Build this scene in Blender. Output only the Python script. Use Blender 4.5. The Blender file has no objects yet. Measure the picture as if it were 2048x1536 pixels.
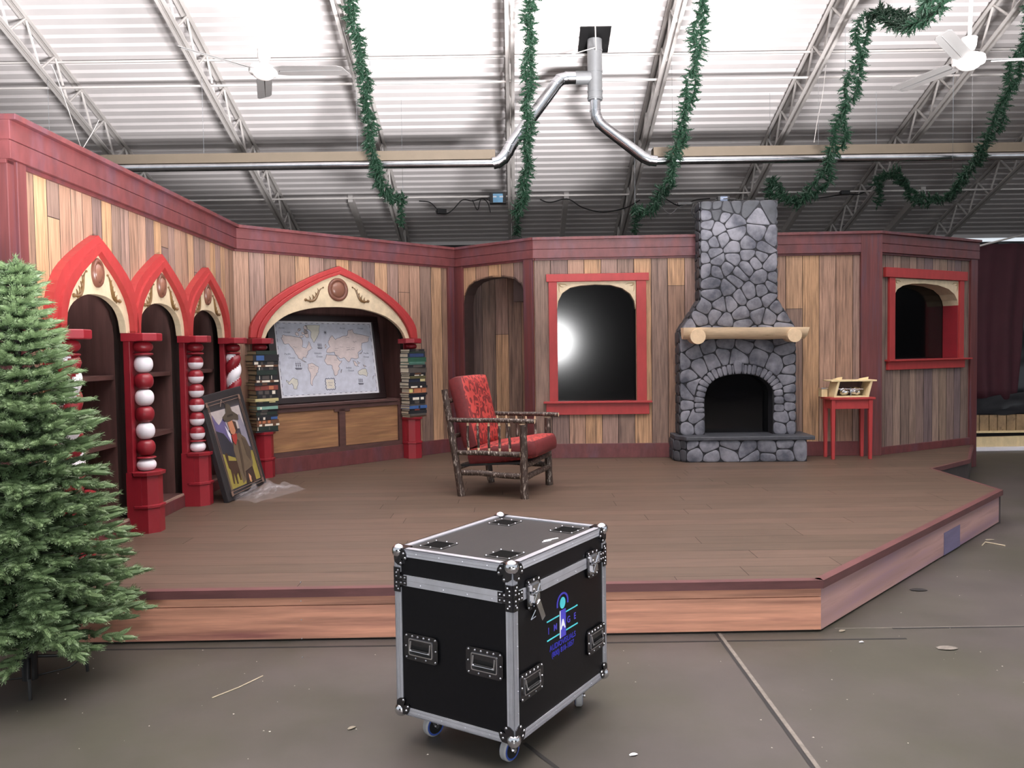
import bpy, math, random
from mathutils import Vector, Matrix, noise
random.seed(7)
PI = math.pi
sc = bpy.context.scene
COL = sc.collection

# ------------------------------------------------------------------ camera, world, lights, exposure
FPX = 1655.0
PITCH, ROLL, EYE = math.radians(2.3), math.radians(0.8), 1.5
_f = Vector((0, math.cos(PITCH), -math.sin(PITCH)))
_u0 = Vector((1, 0, 0)).cross(_f)
CR = Vector((1, 0, 0)) * math.cos(ROLL) - _u0 * math.sin(ROLL)
CU = _u0 * math.cos(ROLL) + Vector((1, 0, 0)) * math.sin(ROLL)
cam_d = bpy.data.cameras.new('camera')
cam = bpy.data.objects.new('camera', cam_d)
COL.objects.link(cam)
cam.matrix_world = Matrix(((CR.x, CU.x, -_f.x, 0), (CR.y, CU.y, -_f.y, 0), (CR.z, CU.z, -_f.z, EYE), (0, 0, 0, 1)))
cam_d.sensor_fit = 'HORIZONTAL'; cam_d.sensor_width = 36
cam_d.lens = 36 * FPX / 2048
cam_d.clip_start = 0.05
sc.camera = cam
sc.view_settings.view_transform = 'Standard'
sc.view_settings.look = 'None'
sc.view_settings.gamma = 1
sc.view_settings.exposure = 0.0
sc.view_settings.use_curve_mapping = False

def at(px, py, Y):                       # a point seen at (px, py) that stands Y metres in front of the camera
    d = _f + CR * ((px - 1024) / FPX) - CU * ((py - 768) / FPX)
    return Vector((0, 0, EYE)) + d * (Y / d.y)

w = bpy.data.worlds.new('world'); sc.world = w; w.use_nodes = True
nt = w.node_tree; nt.nodes.clear()
tc = nt.nodes.new('ShaderNodeTexCoord'); sx = nt.nodes.new('ShaderNodeSeparateXYZ')
rmp = nt.nodes.new('ShaderNodeValToRGB'); bg = nt.nodes.new('ShaderNodeBackground'); wo = nt.nodes.new('ShaderNodeOutputWorld')
mr = nt.nodes.new('ShaderNodeMapRange'); mr.inputs['From Min'].default_value = -1
rmp.color_ramp.elements[0].color = (0.62, 0.56, 0.55, 1); rmp.color_ramp.elements[0].position = 0.49
rmp.color_ramp.elements[1].color = (0.86, 0.93, 1.0, 1); rmp.color_ramp.elements[1].position = 0.51
nt.links.new(tc.outputs['Generated'], sx.inputs[0]); nt.links.new(sx.outputs['Z'], mr.inputs['Value'])
nt.links.new(mr.outputs[0], rmp.inputs[0]); nt.links.new(rmp.outputs[0], bg.inputs[0]); nt.links.new(bg.outputs[0], wo.inputs[0])
bg.inputs['Strength'].default_value = 0.88

def area(name, loc, target, size, power, col=(1, 1, 1), shape='DISK', sy=None):
    l = bpy.data.lights.new(name, 'AREA'); l.shape = shape; l.size = size; l.energy = power; l.color = col
    if sy: l.size_y = sy
    o = bpy.data.objects.new(name, l); COL.objects.link(o); o.location = loc
    o.rotation_euler = (Vector(target) - Vector(loc)).to_track_quat('-Z', 'Y').to_euler()
    return o
ceil_fill = area('added_ceiling_fill', (2.4, 0.2, 0.12), (1.3, 2.0, 4.6), 2.6, 7600, (1, 0.97, 0.98), 'RECTANGLE', 2.0)  # added unseen area lamp brightening the ceiling, for assumed bounce off the ground
ceil_fill.data.spread = math.radians(112)  # limited spread keeps the added light mostly off the walls
area('assumed_lamp_behind_camera', (0.12, -3.0, 1.72), (1.2, 9.0, 1.5), 1.0, 185, (1, 1, 1))  # assumed unseen lamp, added for the bright spot in the tall screen

# ------------------------------------------------------------------ materials
def S(r, g, b):
    f = lambda c: (c / 255 / 12.92) if c <= 10 else ((c / 255 + 0.055) / 1.055) ** 2.4
    return (f(r), f(g), f(b), 1)
_M = {}
def mat(name, col, rough=0.6, metal=0.0, grain=None, amt=0.25, scale=6, bump=0.0, attr=False, spec=0.5, col2=None, c2pos=(0.4, 0.65), c2scale=None, alpha=1, trans=0, coat=0):
    """procedural material: base colour x fine grain (stretched by `grain`), optional second colour in patches"""
    if name in _M: return _M[name]
    m = bpy.data.materials.new(name); m.use_nodes = True
    n = m.node_tree.nodes; L = m.node_tree.links; b = n['Principled BSDF']
    b.inputs['Roughness'].default_value = rough; b.inputs['Metallic'].default_value = metal
    b.inputs['Specular IOR Level'].default_value = spec
    if alpha < 1: b.inputs['Alpha'].default_value = alpha
    if trans: b.inputs['Transmission Weight'].default_value = trans
    if coat: b.inputs['Coat Weight'].default_value = coat
    co = n.new('ShaderNodeTexCoord'); mp = n.new('ShaderNodeMapping')
    L.new(co.outputs['Object'], mp.inputs[0]); mp.inputs['Scale'].default_value = grain or (1, 1, 1)
    nz = n.new('ShaderNodeTexNoise'); nz.inputs['Scale'].default_value = scale; nz.inputs['Detail'].default_value = 5; nz.inputs['Roughness'].default_value = 0.62
    L.new(mp.outputs[0], nz.inputs['Vector'])
    if attr:
        a = n.new('ShaderNodeAttribute'); a.attribute_name = 'pc'; base = a.outputs['Color']
    else:
        r = n.new('ShaderNodeRGB'); r.outputs[0].default_value = col; base = r.outputs[0]
    if col2:
        n2 = n.new('ShaderNodeTexNoise'); n2.inputs['Scale'].default_value = c2scale or 3; n2.inputs['Detail'].default_value = 6; n2.inputs['Roughness'].default_value = 0.6
        L.new(mp.outputs[0], n2.inputs['Vector'])
        cr = n.new('ShaderNodeValToRGB'); cr.color_ramp.elements[0].position = c2pos[0]; cr.color_ramp.elements[1].position = c2pos[1]
        L.new(n2.outputs[0], cr.inputs[0])
        mx2 = n.new('ShaderNodeMixRGB'); L.new(cr.outputs[0], mx2.inputs[0]); L.new(base, mx2.inputs[1]); mx2.inputs[2].default_value = col2
        base = mx2.outputs[0]
    mr_ = n.new('ShaderNodeMapRange'); mr_.inputs['From Min'].default_value = 0.3; mr_.inputs['From Max'].default_value = 0.7
    mr_.inputs['To Min'].default_value = 1 - amt; mr_.inputs['To Max'].default_value = 1 + amt * 0.6
    L.new(nz.outputs[0], mr_.inputs[0])
    mu = n.new('ShaderNodeMixRGB'); mu.blend_type = 'MULTIPLY'; mu.inputs[0].default_value = 1
    L.new(base, mu.inputs[1]); L.new(mr_.outputs[0], mu.inputs[2]); L.new(mu.outputs[0], b.inputs['Base Color'])
    if bump:
        bp = n.new('ShaderNodeBump'); bp.inputs['Strength'].default_value = bump; bp.inputs['Distance'].default_value = 0.01
        L.new(nz.outputs[0], bp.inputs['Height']); L.new(bp.outputs[0], b.inputs['Normal'])
    _M[name] = m
    return m

VG = (14, 14, 0.8)      # vertical grain
M_plank = mat('barn_planks', None, 0.62, attr=True, grain=(22, 22, 1.1), amt=0.5, scale=2.6, bump=0.15, col2=S(58, 44, 38), c2pos=(0.52, 0.78), c2scale=0.9)
M_trim = mat('maroon_stain', S(98, 50, 51), 0.45, grain=(5, 5, 2), amt=0.3, scale=3, col2=S(92, 58, 66), c2pos=(0.5, 0.7), c2scale=1)
M_trimv = mat('maroon_stain_post', S(97, 50, 50), 0.45, grain=VG, amt=0.3, scale=2, col2=S(84, 60, 72), c2pos=(0.5, 0.7), c2scale=1.5)
M_niche = mat('dark_stained_wood', S(92, 62, 58), 0.55, grain=(9, 9, 0.8), amt=0.35, scale=2.2, bump=0.1)
M_nicheh = mat('dark_stained_shelf', S(80, 54, 50), 0.5, grain=(2, 8, 8), amt=0.3, scale=3)
M_redL = mat('bright_red_paint', S(160, 50, 50), 0.5, grain=(3, 3, 1), amt=0.12, scale=6)
M_red = mat('deep_red_paint', S(136, 32, 42), 0.35, amt=0.1, scale=8)
M_white = mat('white_gloss_paint', S(238, 234, 240), 0.35, amt=0.04, scale=6)
M_cream = mat('cream_plaster_paint', S(206, 188, 158), 0.6, amt=0.16, scale=14, bump=0.1)
M_medal = mat('brown_cameo_paint', S(112, 72, 58), 0.35, amt=0.1, scale=9)
M_scroll = mat('gilt_brown_scroll', S(110, 82, 48), 0.4, amt=0.25, scale=30)
M_stage = mat('stage_floor_wood', None, 0.5, attr=True, grain=(1.2, 12, 5), amt=0.22, scale=2.2, bump=0.04)
M_riser = mat('riser_wood', S(208, 150, 124), 0.5, grain=(0.7, 0.7, 16), amt=0.38, scale=1.6, col2=S(132, 84, 78), c2pos=(0.5, 0.75), c2scale=0.9)
M_riser2 = mat('riser_wood_lilac', S(186, 148, 142), 0.5, grain=(0.8, 0.8, 14), amt=0.32, scale=1.6, col2=S(134, 108, 126), c2pos=(0.45, 0.7), c2scale=0.8)
M_patch = mat('blue_grey_patch', S(112, 104, 134), 0.5, grain=(1, 1, 12), amt=0.2, scale=2)
M_nose = mat('stage_nosing_stain', S(98, 62, 62), 0.45, grain=(1, 1, 6), amt=0.3, scale=3)
M_conc = mat('stained_concrete', S(77, 72, 69), 0.5, grain=(1, 1, 1), amt=0.2, scale=1.3, col2=S(68, 66, 57), c2pos=(0.42, 0.62), c2scale=0.8, spec=0.35, bump=0.05)
M_joint = mat('concrete_joint_dark', S(34, 32, 32), 0.8, amt=0.2)
M_jointl = mat('concrete_joint_edge', S(112, 106, 98), 0.7, amt=0.3, scale=30)
M_deck = mat('white_roof_deck', S(212, 207, 206), 0.45, amt=0.05, scale=2)
M_steel = mat('painted_joist_steel', S(206, 201, 197), 0.45, amt=0.08, scale=5)
M_galv = mat('galvanised_steel', S(205, 207, 211), 0.2, 1.0, amt=0.2, scale=7)
M_flue = mat('grey_flue_pipe', S(146, 148, 150), 0.4, 0.55, amt=0.08)
M_tan = mat('tan_reflector_paint', S(122, 110, 94), 0.5, amt=0.06)
M_black = mat('matte_black', S(22, 22, 23), 0.5, amt=0.1)
M_dkmetal = mat('dark_metal', S(38, 40, 42), 0.35, 0.6, amt=0.1)
M_fan = mat('white_fan_enamel', S(205, 203, 200), 0.35, amt=0.04)
M_fanb = mat('shaded_blade_enamel', S(108, 107, 106), 0.4, amt=0.05)  # white blades greyed: their weaker light is put into the colour
M_garl = mat('garland_needles', S(34, 66, 47), 0.55, amt=0.4, scale=40)
M_tree = mat('fir_needles', None, 0.5, attr=True, amt=0.25, scale=30)
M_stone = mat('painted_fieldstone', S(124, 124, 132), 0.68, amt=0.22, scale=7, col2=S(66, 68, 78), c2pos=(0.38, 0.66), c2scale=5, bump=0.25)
M_stoned = mat('dark_fieldstone', S(66, 68, 74), 0.55, amt=0.3, scale=7, col2=S(36, 38, 42), c2pos=(0.45, 0.7), c2scale=7, bump=0.25)  # darker copy of the fieldstone, for the sides and the chimney top
M_grout = mat('black_grout', S(26, 26, 32), 0.7, amt=0.2)
M_slab = mat('hearth_slab_paint', S(62, 64, 70), 0.5, amt=0.35, scale=12, bump=0.2)
M_log = mat('peeled_log', S(212, 188, 156), 0.5, grain=(2, 9, 9), amt=0.22, scale=2.2, bump=0.1, col2=S(150, 102, 68), c2pos=(0.66, 0.74), c2scale=1.6)
M_end = mat('cut_log_end', S(212, 186, 152), 0.55, amt=0.12, scale=20)
M_bark = mat('hickory_bark', S(58, 42, 34), 0.5, grain=(14, 14, 3), amt=0.4, scale=6, bump=0.5, col2=S(160, 150, 140), c2pos=(0.54, 0.66), c2scale=6)
M_glass = mat('black_glass', S(6, 6, 8), 0.07, amt=0.0, spec=0.5)
M_screen = mat('black_screen', S(5, 5, 6), 0.115, amt=0.0, spec=0.5)
M_lam = mat('black_laminate', S(14, 14, 17), 0.38, amt=0.25, scale=60, spec=0.25)
M_lamtop = mat('scuffed_black_laminate', S(36, 35, 35), 0.42, grain=(1, 6, 1), amt=0.3, scale=14, spec=0.5)
M_alu = mat('brushed_aluminium', S(196, 198, 206), 0.35, 0.55, amt=0.12, scale=12)
M_chrome = mat('chrome', S(214, 214, 218), 0.14, 1.0, amt=0.03)
M_zinc = mat('dark_chrome_plate', S(92, 92, 96), 0.2, 1.0, amt=0.1)
M_rubber = mat('grey_rubber', S(150, 150, 152), 0.6, amt=0.1)
M_blueR = mat('blue_wheel', S(52, 76, 150), 0.45, amt=0.1)
M_plastic = mat('clear_plastic_film', S(236, 232, 236), 0.12, amt=0.0, alpha=0.1, spec=1.0)
M_foil = mat('crumpled_foil', S(225, 225, 228), 0.18, 1.0, amt=0.1)
M_pine = mat('pale_pine', S(222, 200, 156), 0.55, grain=(6, 6, 2), amt=0.14, scale=3)
M_fence = mat('rough_fence_boards', S(150, 124, 92), 0.65, attr=False, grain=(3, 3, 2), amt=0.4, scale=3, col2=S(70, 52, 38), c2pos=(0.58, 0.72), c2scale=4)
M_curt = mat('maroon_curtain_cloth', S(62, 20, 32), 0.8, amt=0.15)
M_tarp = mat('black_tarp', S(30, 32, 36), 0.3, amt=0.2, bump=0.3, scale=5)
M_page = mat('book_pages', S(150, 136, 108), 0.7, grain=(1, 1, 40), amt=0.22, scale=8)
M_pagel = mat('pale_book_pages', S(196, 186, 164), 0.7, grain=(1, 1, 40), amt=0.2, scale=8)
M_book = mat('book_cloth', None, 0.5, attr=True, amt=0.12, scale=20)
M_paint = mat('artwork_ink', None, 0.55, attr=True, amt=0.14, scale=14)
M_frame = mat('black_picture_frame', S(36, 24, 24), 0.35, amt=0.1)
M_wedge = mat('wood_panel_grain', S(140, 102, 72), 0.5, grain=(1.2, 1.2, 22), amt=0.35, scale=1.8, col2=S(168, 128, 86), c2pos=(0.5, 0.7), c2scale=1)
M_leaf = mat('dry_leaf', S(132, 124, 108), 0.7, amt=0.2)

# damask upholstery
def damask():
    m = bpy.data.materials.new('red_damask'); m.use_nodes = True; n = m.node_tree.nodes; L = m.node_tree.links; b = n['Principled BSDF']
    b.inputs['Roughness'].default_value = 0.6
    co = n.new('ShaderNodeTexCoord'); mp = n.new('ShaderNodeMapping'); L.new(co.outputs['Object'], mp.inputs[0]); mp.inputs['Scale'].default_value = (11, 11, 9)
    nz = n.new('ShaderNodeTexNoise'); nz.inputs['Scale'].default_value = 1.5; nz.inputs['Detail'].default_value = 2
    L.new(mp.outputs[0], nz.inputs['Vector'])
    ad = n.new('ShaderNodeMixRGB'); ad.inputs[0].default_value = 0.35; L.new(mp.outputs[0], ad.inputs[1]); L.new(nz.outputs['Color'], ad.inputs[2])
    vo = n.new('ShaderNodeTexVoronoi'); vo.inputs['Scale'].default_value = 2.6; vo.feature = 'SMOOTH_F1'; L.new(ad.outputs[0], vo.inputs['Vector'])
    wv = n.new('ShaderNodeMath'); wv.operation = 'MULTIPLY'; wv.inputs[1].default_value = 17; L.new(vo.outputs['Distance'], wv.inputs[0])
    si = n.new('ShaderNodeMath'); si.operation = 'SINE'; L.new(wv.outputs[0], si.inputs[0])
    cr = n.new('ShaderNodeValToRGB'); cr.color_ramp.elements[0].position = 0.42; cr.color_ramp.elements[1].position = 0.55
    cr.color_ramp.elements[0].color = S(110, 34, 34); cr.color_ramp.elements[1].color = S(176, 62, 56)
    ma = n.new('ShaderNodeMapRange'); ma.inputs['From Min'].default_value = -1; L.new(si.outputs[0], ma.inputs[0]); L.new(ma.outputs[0], cr.inputs[0])
    L.new(cr.outputs[0], b.inputs['Base Color'])
    return m
M_damask = damask()
M_damd = mat('dark_red_upholstery', S(104, 32, 34), 0.65, amt=0.2, scale=30)

# ------------------------------------------------------------------ mesh builder
class MB:
    def __init__(s): s.v = []; s.f = []; s.m = []; s.c = []
    def add(s, vs, fs, m=0, c=(1, 1, 1), T=None):
        o = len(s.v)
        s.v += [tuple(T @ Vector(p)) for p in vs] if T else [tuple(p) for p in vs]
        for f in fs: s.f.append([i + o for i in f]); s.m.append(m); s.c.append(c)
        return s
    def box(s, x0, x1, y0, y1, z0, z1, m=0, c=(1, 1, 1), T=None):
        return s.add([(x0, y0, z0), (x1, y0, z0), (x1, y1, z0), (x0, y1, z0), (x0, y0, z1), (x1, y0, z1), (x1, y1, z1), (x0, y1, z1)],
                     [(3, 2, 1, 0), (4, 5, 6, 7), (0, 1, 5, 4), (1, 2, 6, 5), (2, 3, 7, 6), (3, 0, 4, 7)], m, c, T)
    def tube(s, pts, r, n=8, m=0, c=(1, 1, 1), cap=True, mcap=None, sq=False, T=None):
        pts = [Vector(p) for p in pts]; N = len(pts)
        rr = r if isinstance(r, (list, tuple)) else [r] * N
        up = Vector((0, 0, 1)); d0 = (pts[1] - pts[0]).normalized()
        a = d0.orthogonal().normalized() if abs(d0.dot(up)) > .98 else d0.cross(up).normalized()
        vs = []; ph = PI / 4 if sq else 0
        for i, p in enumerate(pts):
            d = (pts[min(i + 1, N - 1)] - pts[max(i - 1, 0)])
            if d.length < 1e-9: d = d0
            d.normalize(); a = (a - d * a.dot(d))
            if a.length < 1e-6: a = d.orthogonal()
            a.normalize(); b = d.cross(a)
            for k in range(n):
                t = 2 * PI * k / n + ph
                vs.append(p + (a * math.cos(t) + b * math.sin(t)) * rr[i])
        fs = [(i * n + k, i * n + (k + 1) % n, (i + 1) * n + (k + 1) % n, (i + 1) * n + k) for i in range(N - 1) for k in range(n)]
        s.add(vs, fs, m, c, T)
        if cap:
            mc = m if mcap is None else mcap
            s.add(vs[:n], [tuple(range(n))[::-1]], mc, c, T); s.add(vs[-n:], [tuple(range(n))], mc, c, T)
        return s
    def lathe(s, prof, n=20, cx=0, cy=0, m=0, c=(1, 1, 1), T=None, mf=None):
        """prof: list of (r, z)"""
        vs = [(cx + r * math.cos(2 * PI * k / n), cy + r * math.sin(2 * PI * k / n), z) for r, z in prof for k in range(n)]
        for i in range(len(prof) - 1):
            fs = [(i * n + k, i * n + (k + 1) % n, (i + 1) * n + (k + 1) % n, (i + 1) * n + k) for k in range(n)]
            mm = mf(i) if mf else m
            o = len(s.v)
            if i == 0: s.v += [tuple(T @ Vector(p)) for p in vs] if T else vs; base = o
            for f in fs: s.f.append([q + base for q in f]); s.m.append(mm); s.c.append(c)
        for rng, rv in ((range(n), True), (range(len(vs) - n, len(vs)), False)):
            f = [base + i for i in rng]
            s.f.append(f[::-1] if rv else f); s.m.append(mf(0 if rv else len(prof) - 2) if mf else m); s.c.append(c)
        return s
    def ball(s, ctr, r, n=16, m=0, c=(1, 1, 1), sz=1.0, T=None, k=None):
        k = k or n // 2
        pr = [(max(1e-5, r * math.sin(PI * i / k)), ctr[2] - r * sz * math.cos(PI * i / k)) for i in range(k + 1)]
        return s.lathe(pr, n, ctr[0], ctr[1], m, c, T)
    def prism(s, poly, y0, y1, m=0, c=(1, 1, 1), T=None, ms=None):
        """poly in (x, z); front at y0 (towards -y), back at y1"""
        n = len(poly)
        ar = sum(poly[i][0] * poly[(i + 1) % n][1] - poly[(i + 1) % n][0] * poly[i][1] for i in range(n))
        if ar < 0: poly = poly[::-1]
        vs = [(x, y0, z) for x, z in poly] + [(x, y1, z) for x, z in poly]
        s.add(vs, [tuple(range(n)), tuple(range(2 * n - 1, n - 1, -1))], m, c, T)
        s.add(vs, [(i, i + n, (i + 1) % n + n, (i + 1) % n) for i in range(n)], m if ms is None else ms, c, T)
        return s
    def strip(s, A, B, y0, y1, m=0, c=(1, 1, 1), T=None):
        """solid band between two polylines A (outer) and B (inner) in (x, z), same length"""
        n = len(A)
        vs = [(x, y0, z) for x, z in A] + [(x, y0, z) for x, z in B] + [(x, y1, z) for x, z in A] + [(x, y1, z) for x, z in B]
        fs = []
        for i in range(n - 1):
            fs += [(i + 1, i, n + i, n + i + 1), (2 * n + i, 2 * n + i + 1, 3 * n + i + 1, 3 * n + i), (i, i + 1, 2 * n + i + 1, 2 * n + i), (n + i + 1, n + i, 3 * n + i, 3 * n + i + 1)]
        fs += [(0, 2 * n, 3 * n, n), (n - 1, 2 * n - 1, 4 * n - 1, 3 * n - 1)]
        return s.add(vs, fs, m, c, T)
    def build(s, name, mats, parent=None, loc=(0, 0, 0), rot=0, smooth=False, bevel=0, seg=2, sharp=40):
        me = bpy.data.meshes.new(name)
        me.from_pydata([tuple(v) for v in s.v], [], s.f)
        if not isinstance(mats, (list, tuple)): mats = [mats]
        for x in mats: me.materials.append(x)
        me.polygons.foreach_set('material_index', s.m)
        ca = me.color_attributes.new('pc', 'FLOAT_COLOR', 'CORNER')
        d = []
        for f, c in zip(s.f, s.c): d += [c[0], c[1], c[2], 1.0] * len(f)
        ca.data.foreach_set('color', d)
        if smooth:
            me.polygons.foreach_set('use_smooth', [True] * len(s.f))
            try: me.set_sharp_from_angle(angle=math.radians(sharp))
            except Exception: pass
        me.update()
        o = bpy.data.objects.new(name, me); COL.objects.link(o)
        if parent: o.parent = parent
        else: o.location = loc; o.rotation_euler = (0, 0, rot)
        if bevel:
            b = o.modifiers.new('bevel', 'BEVEL'); b.width = bevel; b.segments = seg; b.limit_method = 'ANGLE'; b.angle_limit = math.radians(35)
        return o

def tag(o, label, cat, group=None, kind=None):
    if label: o['label'] = label
    if cat: o['category'] = cat
    if group: o['group'] = group
    if kind: o['kind'] = kind
    return o
def thing(name, label, cat, loc, rot=0, group=None):
    o = bpy.data.objects.new(name, None); COL.objects.link(o); o.empty_display_size = 0.1
    o.location = loc
    if isinstance(rot, Matrix): o.rotation_euler = rot.to_euler()
    else: o.rotation_euler = (0, 0, rot)
    return tag(o, label, cat, group)
def struct(o):
    o['kind'] = 'structure'; return o
def dup(root, loc=None, rot=None, label=None):
    r = root.copy(); COL.objects.link(r)
    if loc is not None: r.location = loc
    if rot is not None: r.rotation_euler = rot
    if label: r['label'] = label
    for ch in list(root.children):
        c = ch.copy(); COL.objects.link(c); c.parent = r
        for g in list(ch.children):
            d = g.copy(); COL.objects.link(d); d.parent = c
    return r

HP = 0.28        # stage height
HT = 2.76        # top of the set walls
HB = 2.53        # underside of the header rail

class Wall:
    def __init__(s, A, B):
        s.A = Vector((A[0], A[1], 0)); d = Vector((B[0], B[1], 0)) - s.A; s.L = d.length; s.d = d / s.L; s.rot = math.atan2(d.y, d.x)
        s.n = Vector((s.d.y, -s.d.x, 0))
    def p(s, u, z=0, off=0): return s.A + s.d * u + s.n * off + Vector((0, 0, z))
PA, PB, PC, PD, PE, PF = (-2.62, 4.35), (-2.70, 8.10), (-0.68, 10.18), (0.27, 9.35), (4.06, 9.2), (5.65, 10.12)
LW, MW, SW, TW, RW = Wall(PA, PB), Wall(PB, PC), Wall(PC, PD), Wall(PD, PE), Wall(PE, PF)

def interp(pts, x):
    if x <= pts[0][0]: return pts[0][1]
    for (a, za), (b, zb) in zip(pts, pts[1:]):
        if x <= b: return za + (zb - za) * (x - a) / max(1e-9, b - a)
    return pts[-1][1]

# ------------------------------------------------------------------ the hall: floor, roof deck, back wall, added unseen dark walls
mb = MB()
mb.box(-14, 16, -7, 16, -0.2, 0)
struct(mb.build('floor', M_conc))
mb = MB()
mb.box(2.0, 15, 4.325, 4.34, 0, 0.0015); mb.box(-14, 2.0, 4.17, 4.185, 0, 0.0015)
mb.add([(1.045, -5, .0016), (1.06, -5, .0016), (1.06, 4.3, .0016), (1.045, 4.3, .0016)], [(0, 1, 2, 3)], 0)
mb.add([(1.062, -5, .0016), (1.08, -5, .0016), (1.08, 4.3, .0016), (1.062, 4.3, .0016)], [(0, 1, 2, 3)], 1)
mb.box(1.7, 15, 4.341, 4.348, 0, 0.0016, 1)
mb.add([(.02, 3.1, .0017), (.034, 3.11, .0017), (.52, 2.3, .0017), (.505, 2.29, .0017)], [(0, 1, 2, 3)], 0)
struct(mb.build('trim_1', [M_joint, M_jointl]))

SL = 0.3686
def zdeck(Y): return 9.256 - SL * Y
mb = MB()
pr = []; y = -3.0; per = 0.152; k = 0
while y < 15.5:
    for a, h in ((0, 0), (.092, 0), (.108, .03), (.136, .03)):
        pr.append((y + a, zdeck(y + a) + h))
    y += per
for x0, x1 in ((-14, 0.0), (0.0, 16)):
    vs = [(x0, a, b) for a, b in pr] + [(x1, a, b) for a, b in pr]; n = len(pr)
    mb.add(vs, [(i, i + 1, n + i + 1, n + i) for i in range(n - 1)])
    vs = [(x, yy, zdeck(yy) + .12) for x in (x0, x1) for yy in (-3, 15.55)]
    mb.add(vs, [(0, 1, 3, 2)])
mb.box(-14, 16, 15.5, 15.56, zdeck(15.5) - .06, zdeck(15.5) + .14)
struct(mb.build('ceiling', M_deck))
mb = MB(); mb.box(-14, 7.7, 15.62, 15.8, 0, 3.5); mb.box(7.7, 16, 15.62, 15.8, 0, 3.42)
mb.box(-9, 9, -6.8, -6.6, 0, 4.6); mb.box(15.7, 15.9, 6.5, 15.6, 0, 3.3)  # unseen walls added behind camera and far right so the screens reflect dark
struct(mb.build('wall_back_and_added_walls', mat('dark_block_wall', S(40, 38, 40), 0.8, amt=0.2)))

# ------------------------------------------------------------------ open-web roof joists with cross bridging
def zlow(Y): return 8.8 - SL * Y
J0, J1 = 4.0, 15.4
def joist_parts(t):
    tp = MB(); bt = MB(); wb = MB()
    for s in (-1, 1):
        for (m_, zz, h) in ((tp, zdeck, .05), (bt, zlow, .055)):
            z0 = -h if m_ is tp else 0
            a, b = (s * .008, s * .056)
            xa, xb = min(a, b), max(a, b)
            vs = []
            for Y in (J0, J1):
                zc = zz(Y) + (0 if m_ is tp else 0)
                vs += [(xa, Y, zc + z0), (xb, Y, zc + z0), (xb, Y, zc + z0 + .012), (xa, Y, zc + z0 + .012)]
            m_.add(vs, [(3, 2, 1, 0), (4, 5, 6, 7), (0, 1, 5, 4), (1, 2, 6, 5), (2, 3, 7, 6), (3, 0, 4, 7)])
            vs = []
            xc = s * .008; xd = s * .015; xa, xb = min(xc, xd), max(xc, xd)
            for Y in (J0, J1):
                zc = zz(Y) + z0
                vs += [(xa, Y, zc), (xb, Y, zc), (xb, Y, zc + h), (xa, Y, zc + h)]
            m_.add(vs, [(3, 2, 1, 0), (4, 5, 6, 7), (0, 1, 5, 4), (1, 2, 6, 5), (2, 3, 7, 6), (3, 0, 4, 7)])
    y = J0 + .1; up = True
    while y < J1 - .4:
        a = (0, y, (zlow(y) + .03) if up else (zdeck(y) - .03)); y2 = y + (.34 if up else .28)
        b = (0, y2, (zdeck(y2) - .03) if up else (zlow(y2) + .03))
        wb.tube([a, b], .015, 6); y = y2; up = not up
    bt.build('bottom_chord', M_steel, t); tp.build('top_chord', M_steel, t); wb.build('web_rods', M_steel, t)
jn = ['leftmost steel roof joist, running up out of frame above the tall red gothic arch',
      'white steel roof joist passing behind the left ceiling fan',
      'white steel roof joist beside the leftmost hanging garland',
      'white steel roof joist behind the middle garland, running straight ahead',
      'white steel roof joist to the right of the flue pipe, beside the third garland',
      'white steel roof joist rising above the right half of the chimney',
      'white steel roof joist passing behind the right ceiling fan',
      'white steel roof joist in the right corner beyond the last garland',
      'white steel roof joist at far right, only its low end in view above the curtain']
j0 = None
for i in range(9):
    X = 0.03 + 1.92 * (i - 3)
    if j0 is None:
        j0 = thing('roof_joist', jn[0], 'roof joist', (X, 0, 0), 0, 'open-web joists under the roof deck'); joist_parts(j0)
    else: dup(j0, (X, 0, 0), None, jn[i])
for nm, Y, z, lab in (('bridging_rod', 10.69, zlow(10.69) + .065, 'white horizontal bridging bar across the lower chords, above the heater tubes'),
                      ('bridging_rod', 10.69, zdeck(10.69) - .07, 'white horizontal bridging bar just under the roof deck, level with the fans'),
                      ('bridging_rod', 13.3, zlow(13.3) + .065, 'white horizontal bridging bar low at the back, carrying the black cables'),
                      ('bridging_rod', 15.3, zlow(15.3) + .02, 'white bar along the eave right behind the set walls')):
    mb = MB(); mb.box(-12, 13, -.012, .012, -.012, .012)
    tag(mb.build(nm, M_steel, loc=(0, Y, z)), lab, 'roof bar', 'bridging bars between the joists')
for i, X in enumerate((-2.65, 0.95, 5.0, 6.9)):
    mb = MB(); a, b = 13.9, 15.45
    mb.add([(-.04, a, zdeck(a) - .12), (.04, a, zdeck(a) - .12), (.04, b, zdeck(b) - .12), (-.04, b, zdeck(b) - .12), (-.04, a, zdeck(a)), (.04, a, zdeck(a)), (.04, b, zdeck(b)), (-.04, b, zdeck(b))],
           [(3, 2, 1, 0), (4, 5, 6, 7), (0, 1, 5, 4), (1, 2, 6, 5), (2, 3, 7, 6), (3, 0, 4, 7)])
    tag(mb.build('eave_outrigger', M_steel, loc=(X, 0, 0)), ['short eave beam stub left of the first garland tail', 'short eave beam stub between the middle and third garlands',
        'short eave beam stub above the right part of the set wall', 'short eave beam stub near the right window panel'][i], 'roof beam', 'short beam stubs at the eave')

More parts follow.
